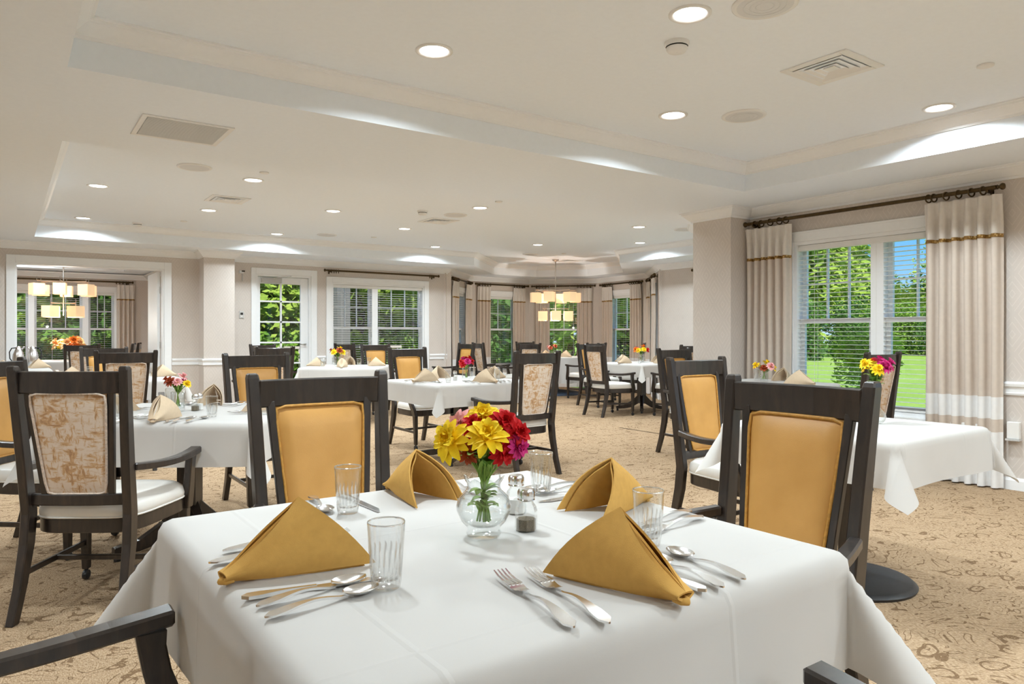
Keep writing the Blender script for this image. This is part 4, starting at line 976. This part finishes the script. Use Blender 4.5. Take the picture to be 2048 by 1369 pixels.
def flower(base, head, nrm, r, col, label, group, full=False, leaves=1):
    base, head, nrm = Vector(base), Vector(head), Vector(nrm).normalized()
    t = thing('flower', label, 'flower', base, 0, group)
    q = nrm.to_track_quat('Z', 'Y').to_matrix().to_4x4(); rnd = random.Random(int(head.x*9999+head.z*777))
    Hd = head-base
    def pose(o, M): o.matrix_parent_inverse = Matrix.Identity(4); o.matrix_basis = M
    if full:
        for n, ring, el in ((13, 0, .12), (11, 1, .60), (8, 2, 1.05)):
            for k in range(n):
                M = Matrix.Translation(Hd) @ q @ Matrix.Rotation(2*PI*(k+rnd.random()*.5)/n+ring*.25, 4, 'Z') @ Matrix.Rotation(-el-rnd.uniform(-.12, .12), 4, 'Y') @ Matrix.Scale(r*rnd.uniform(.88, 1.08), 4)
                pose(mk('petal', PET[col][ring], None, t), M)
    else: pose(mk('petals', PET[col][3], None, t, kind='stuff'), Matrix.Translation(Hd) @ q @ Matrix.Rotation(rnd.random()*6, 4, 'Z') @ Matrix.Scale(r, 4))
    ctr = 'petal_yellow' if col in ('pink', 'orange') else 'petal_rust' if col == 'rust' else 'petal_'+col
    mk('flower_centre', mtx(lathe([(.001, r*.22), (r*.14, r*.20), (r*.2, r*.1), (r*.12, 0)], 8, False), Matrix.Translation(Hd) @ q), ctr, t, smooth=True)
    mid = Hd*.55+Vector((rnd.uniform(-.006, .006), rnd.uniform(-.006, .006), 0))
    mid = Vector((mid.x*.45, mid.y*.45, mid.z))
    mk('stem', tube([(0, 0, 0), tuple(mid*.5), tuple(mid), tuple((mid+Hd)*.5+Vector((0, 0, .004))), tuple(Hd-nrm*r*.02)], .0021 if r > .02 else .0016, 6), 'stem', t, smooth=True)
    for k in range(leaves):
        f = rnd.uniform(.0, .45); P = mid.lerp(Hd, f); a = rnd.uniform(0, 6.28); sz = rnd.uniform(.85, 1.25)*(1 if r > .02 else .6)
        lm = mtx(petal(.052*sz, .024*sz, .5, .3), Matrix.Translation(P) @ Matrix.Rotation(a, 4, 'Z') @ Matrix.Rotation(-rnd.uniform(.3, .9), 4, 'Y')); mk('leaf', lm, 'leaf_green' if k % 2 else 'stem', t, smooth=True, recalc=False)
    if full:                                       # leaves under water
        for k in range(2):
            P = mid*rnd.uniform(.25, .6); a = rnd.uniform(0, 6.28)
            lm = mtx(petal(.032, .018, .3, .2), Matrix.Translation(P) @ Matrix.Rotation(a, 4, 'Z') @ Matrix.Rotation(-rnd.uniform(-.2, .6), 4, 'Y')); mk('leaf', lm, 'stem', t, smooth=True, recalc=False)
    return t
def bouquet(tk, loc, cols, where, style='cyl', top=.16, r=.024, spread=.05, vs=1, seed=3):
    vase(loc, 'clear glass vase of flowers on the '+where, style, vs); rnd = random.Random(seed); n = len(cols); seen = {}; used = set()
    def spot(k, d):
        if k == 0: return 'topmost'
        a = math.atan2(d.dot(FW), d.dot(RT)); best = sorted(range(8), key=lambda q: abs((a-q*PI/4+PI) % (2*PI)-PI))
        q = next(b for b in best if b not in used); used.add(q); return ['rightmost', 'back right', 'rear', 'back left', 'leftmost', 'front left', 'front', 'front right'][q]
    for k, c in enumerate(cols):
        a = 2*PI*k/n*1.0+rnd.uniform(-.3, .3); rr = spread*(.35 if k == 0 else rnd.uniform(.7, 1.05)); zz = top+(.03 if k == 0 else rnd.uniform(-.02, .02))
        d = Vector((math.cos(a)*rr, math.sin(a)*rr, 0)); seen[c] = seen.get(c, 0)+1
        base = Vector(loc)+Vector((-d.x*.25, -d.y*.25, .028*vs))
        flower(base, Vector(loc)+d+Vector((0, 0, zz)), (d.x/rr*.7-.25*FW.x, d.y/rr*.7-.25*FW.y, .75), r*rnd.uniform(.9, 1.15), c, '%s %s flower in the vase on the %s' % (spot(k, d), c, where), '%s flowers on the %s' % (c, where), leaves=2)

# nearest table: four settings read from the photograph
setting('T1', 0, 'napkin_gold', True, False, nap=False); setting('T1', 3, 'napkin_gold', False, False, nap=False)
GN = 'napkins on the nearest table'
napkin((.842, .735, ZC+.001), R_(4), 'napkin_gold', 'gold napkin at the front right of the nearest table', GN, 1.02)
napkin((.290, 1.235, ZC+.001), R_(-84), 'napkin_gold', 'gold napkin at the front left of the nearest table', GN, 1.02)
napkin((.835, 1.752, ZC+.001), R_(186), 'napkin_gold', 'gold napkin at the back, left of the flowers', GN, 1.0)
napkin((1.295, 1.255, ZC+.001), R_(95), 'napkin_gold', 'gold napkin at the back, right of the flowers', GN, 1.0)
GT = 'tumblers on the nearest table'
tumbler((.504, 1.067, ZC), 'clear tumbler in front, right of the left gold napkin', GT, 1.04)
tumbler((.644, 1.567, ZC), 'clear tumbler before the yellow chair back', GT, 1.04)
tumbler((1.128, 1.467, ZC), 'clear tumbler behind the salt and pepper shakers', GT, 1.04)
tumbler((1.025, .990, ZC), 'clear tumbler behind the front right gold napkin', GT, 1.04)
z1 = ZC+.001
cutlery('knife', (.296, 1.140, z1), R_(-96), 'steel knife beside the front left gold napkin', 'knives on the nearest table', 1.0)
cutlery('spoon', (.305, 1.092, z1), R_(-81), 'upper spoon beside the front left gold napkin', 'spoons on the nearest table', 1.03)
cutlery('spoon', (.303, 1.042, z1), R_(-82), 'lower spoon beside the front left gold napkin', 'spoons on the nearest table', 1.03)
cutlery('fork', (.294, 1.350, z1), R_(-94), 'nearer fork handle behind the front left napkin', 'forks on the nearest table', 1.0)
cutlery('fork', (.332, 1.410, z1), R_(-94), 'farther fork handle behind the front left napkin', 'forks on the nearest table', 1.0)
cutlery('spoon', (.628, 1.765, z1), R_(172), 'spoon beside the tumbler before the yellow chair', 'spoons on the nearest table', 1.03)
cutlery('knife', (.700, 1.765, z1), R_(183), 'knife beside the tumbler before the yellow chair', 'knives on the nearest table', 1.0)
cutlery('fork', (.955, 1.765, z1), R_(176), 'fork right of the back left napkin', 'forks on the nearest table', 1.0)
cutlery('fork', (1.005, 1.76, z1), R_(176), 'fork behind the flower vase', 'forks on the nearest table', 1.0)
cutlery('spoon', (1.30, 1.455, z1), R_(86), 'nearer spoon left of the back right napkin', 'spoons on the nearest table', 1.03)
cutlery('spoon', (1.30, 1.50, z1), R_(86), 'farther spoon left of the back right napkin', 'spoons on the nearest table', 1.03)
cutlery('knife', (1.30, 1.40, z1), R_(92), 'knife left of the back right napkin', 'knives on the nearest table', 1.0)
cutlery('fork', (1.295, 1.115, z1), R_(97), 'fork handle right of the back right napkin', 'forks on the nearest table', 1.0)
cutlery('fork', (1.275, 1.065, z1), R_(97), 'fork handle nearest the right yellow chair', 'forks on the nearest table', 1.0)
shaker((.894, 1.214, ZC), 'pepper', 'glass pepper shaker with steel cap beside the flower vase')
shaker((.962, 1.345, ZC), 'salt', 'salt shaker mostly hidden behind the vase and pepper shaker')
VB = Vector((.799, 1.231, ZC)); vase(VB, 'round bowl vase with ruffled rim holding the large bouquet', 'bowl', 1.0)
FD = VB.dot(FW)
def fpx(x, y, dd): # place a head at a sight line of the photograph, dd metres behind the vase axis
    d = FD+dd; return FW*d+RT*((x-1024)/1434*d)+Vector((0, 0, 1.14-d*(y-672)/1434))
BL = [(906, 884, -.030, .047, 'yellow', 'large yellow flower at left of the bouquet', (-.45, 0, .35)), (973, 880, -.045, .047, 'yellow', 'large yellow flower at the front of the bouquet', (.10, 0, .75)), (968, 842, .025, .043, 'yellow', 'yellow flower at the top back of the bouquet', (-.1, 0, .9)),
      (1006, 850, .0, .036, 'red', 'red flower at the top of the bouquet', (.25, 0, .6)), (1030, 868, -.01, .034, 'red', 'red flower at right of the bouquet', (.6, 0, .35)), (950, 856, .01, .032, 'red', 'red flower in the middle of the bouquet', (-.2, 0, .6)), (1003, 905, -.02, .030, 'red', 'red flower low on the right of the bouquet', (.4, 0, 0)),
      (1032, 895, -.02, .028, 'magenta', 'magenta flower at the right edge of the bouquet', (.8, 0, .1)), (925, 855, .035, .038, 'pink', 'pale pink flower at the back left of the bouquet', (-.5, 0, .5)), (938, 906, -.01, .026, 'rust', 'dark red flower low in the bouquet', (-.1, 0, .1))]
for i, (x, y, dd, r, c, l, nn) in enumerate(BL):
    hd = fpx(x, y, dd); nr = RT*nn[0]-FW*.75+Vector((0, 0, nn[2])); off = (hd-VB); off.z = 0
    flower(VB-off*.22+Vector((0, 0, .030)), hd, nr, r, c, l, 'flowers of the large bouquet', True, 3)
# other tables
for s in range(4): setting('T2', s, 'napkin_beige', True)
for s in range(4): setting('T3', s, 'napkin_beige', s in (0, 3))
for k in ('T4', 'T5', 'T8'):
    for s in range(4): setting(k, s, 'napkin_beige', False)
for s in (0, 1): setting('T9', s, 'napkin_beige', False)
for s in (0, 1, 2): setting('T7', s, 'napkin_beige', False)
for s in (0, 1): setting('T6', s, 'napkin_beige', False, False)
def tl(k, dx=0, dy=0): x, y, a, s, n = TB[k]; return (x+dx, y+dy, ZC)
bouquet('T2', (.76, 4.20, ZC), ['pink', 'magenta', 'yellow', 'rust', 'rust', 'pink', 'yellow'], TB['T2'][4], top=.155, r=.030, spread=.055, vs=1.0)
shaker((.875, 4.235, ZC), 'salt', 'salt shaker beside the pink flowers'); shaker((.845, 4.19, ZC), 'pepper', 'square-shouldered pepper shaker beside the pink flowers')
bouquet('T3', (3.42, 5.56, ZC), ['red', 'red', 'magenta', 'red', 'red', 'magenta', 'red'], TB['T3'][4], top=.165, r=.040, spread=.055, vs=1.1, seed=5)
shaker((3.36, 5.66, ZC), 'salt', 'salt shaker left of the red flowers')
bouquet('T4', (3.60, 9.10, ZC), ['yellow', 'yellow', 'yellow', 'rust', 'yellow', 'rust', 'yellow'], TB['T4'][4], top=.20, r=.046, spread=.075, vs=1.25, seed=6)
bouquet('T8', (8.02, 7.90, ZC), ['orange', 'red', 'red', 'orange', 'yellow', 'yellow', 'red'], TB['T8'][4], top=.20, r=.05, spread=.085, vs=1.2, seed=8)
bouquet('T9', (5.46, 3.88, ZC), ['yellow', 'magenta', 'magenta', 'yellow', 'rust', 'pink', 'yellow'], TB['T9'][4], top=.135, r=.040, spread=.075, seed=9)
bouquet('T10', (3.313, 1.75, ZC), ['magenta', 'yellow', 'yellow', 'yellow', 'yellow', 'magenta', 'magenta'], TB['T10'][4], style='tall', top=.255, r=.036, spread=.045, vs=.95, seed=10)
bouquet('T7', (8.72, 10.98, ZC), ['rust', 'rust', 'pink', 'rust', 'rust'], TB['T7'][4], top=.18, r=.045, spread=.08, seed=11)
bouquet('T11', (.90, 14.1, ZC), ['peach', 'peach', 'orange', 'yellow', 'peach', 'peach', 'peach', 'orange', 'peach'], TB['T11'][4], top=.27, r=.12, spread=.20, vs=1.7, seed=12)
# silver pitchers
def pitcher(loc, label, rz):
    t = thing('water_pitcher', label, 'pitcher', loc, rz, 'silver pitchers')
    mk('body', lathe([(.001, .002), (.062, .002), (.066, .01), (.066, .10), (.060, .17), (.040, .225), (.028, .25), (.030, .262), (.022, .27), (.001, .275)], 24, False), 'steel', t, smooth=True)
    mk('handle', tube([(.03, 0, .255), (.075, 0, .25), (.10, 0, .20), (.095, 0, .12), (.062, 0, .07)], .007, 8), 'black_iron', t, smooth=True)
    mk('spout', tube([(-.028, 0, .235), (-.055, 0, .255), (-.066, 0, .27)], [.016, .011, .008], 8), 'steel', t, smooth=True)
pitcher((.135, 11.15, ZC), 'left of two silver pitchers before the doorway', 2.8); pitcher((.29, 11.2, ZC), 'right of two silver pitchers before the doorway', -.4)
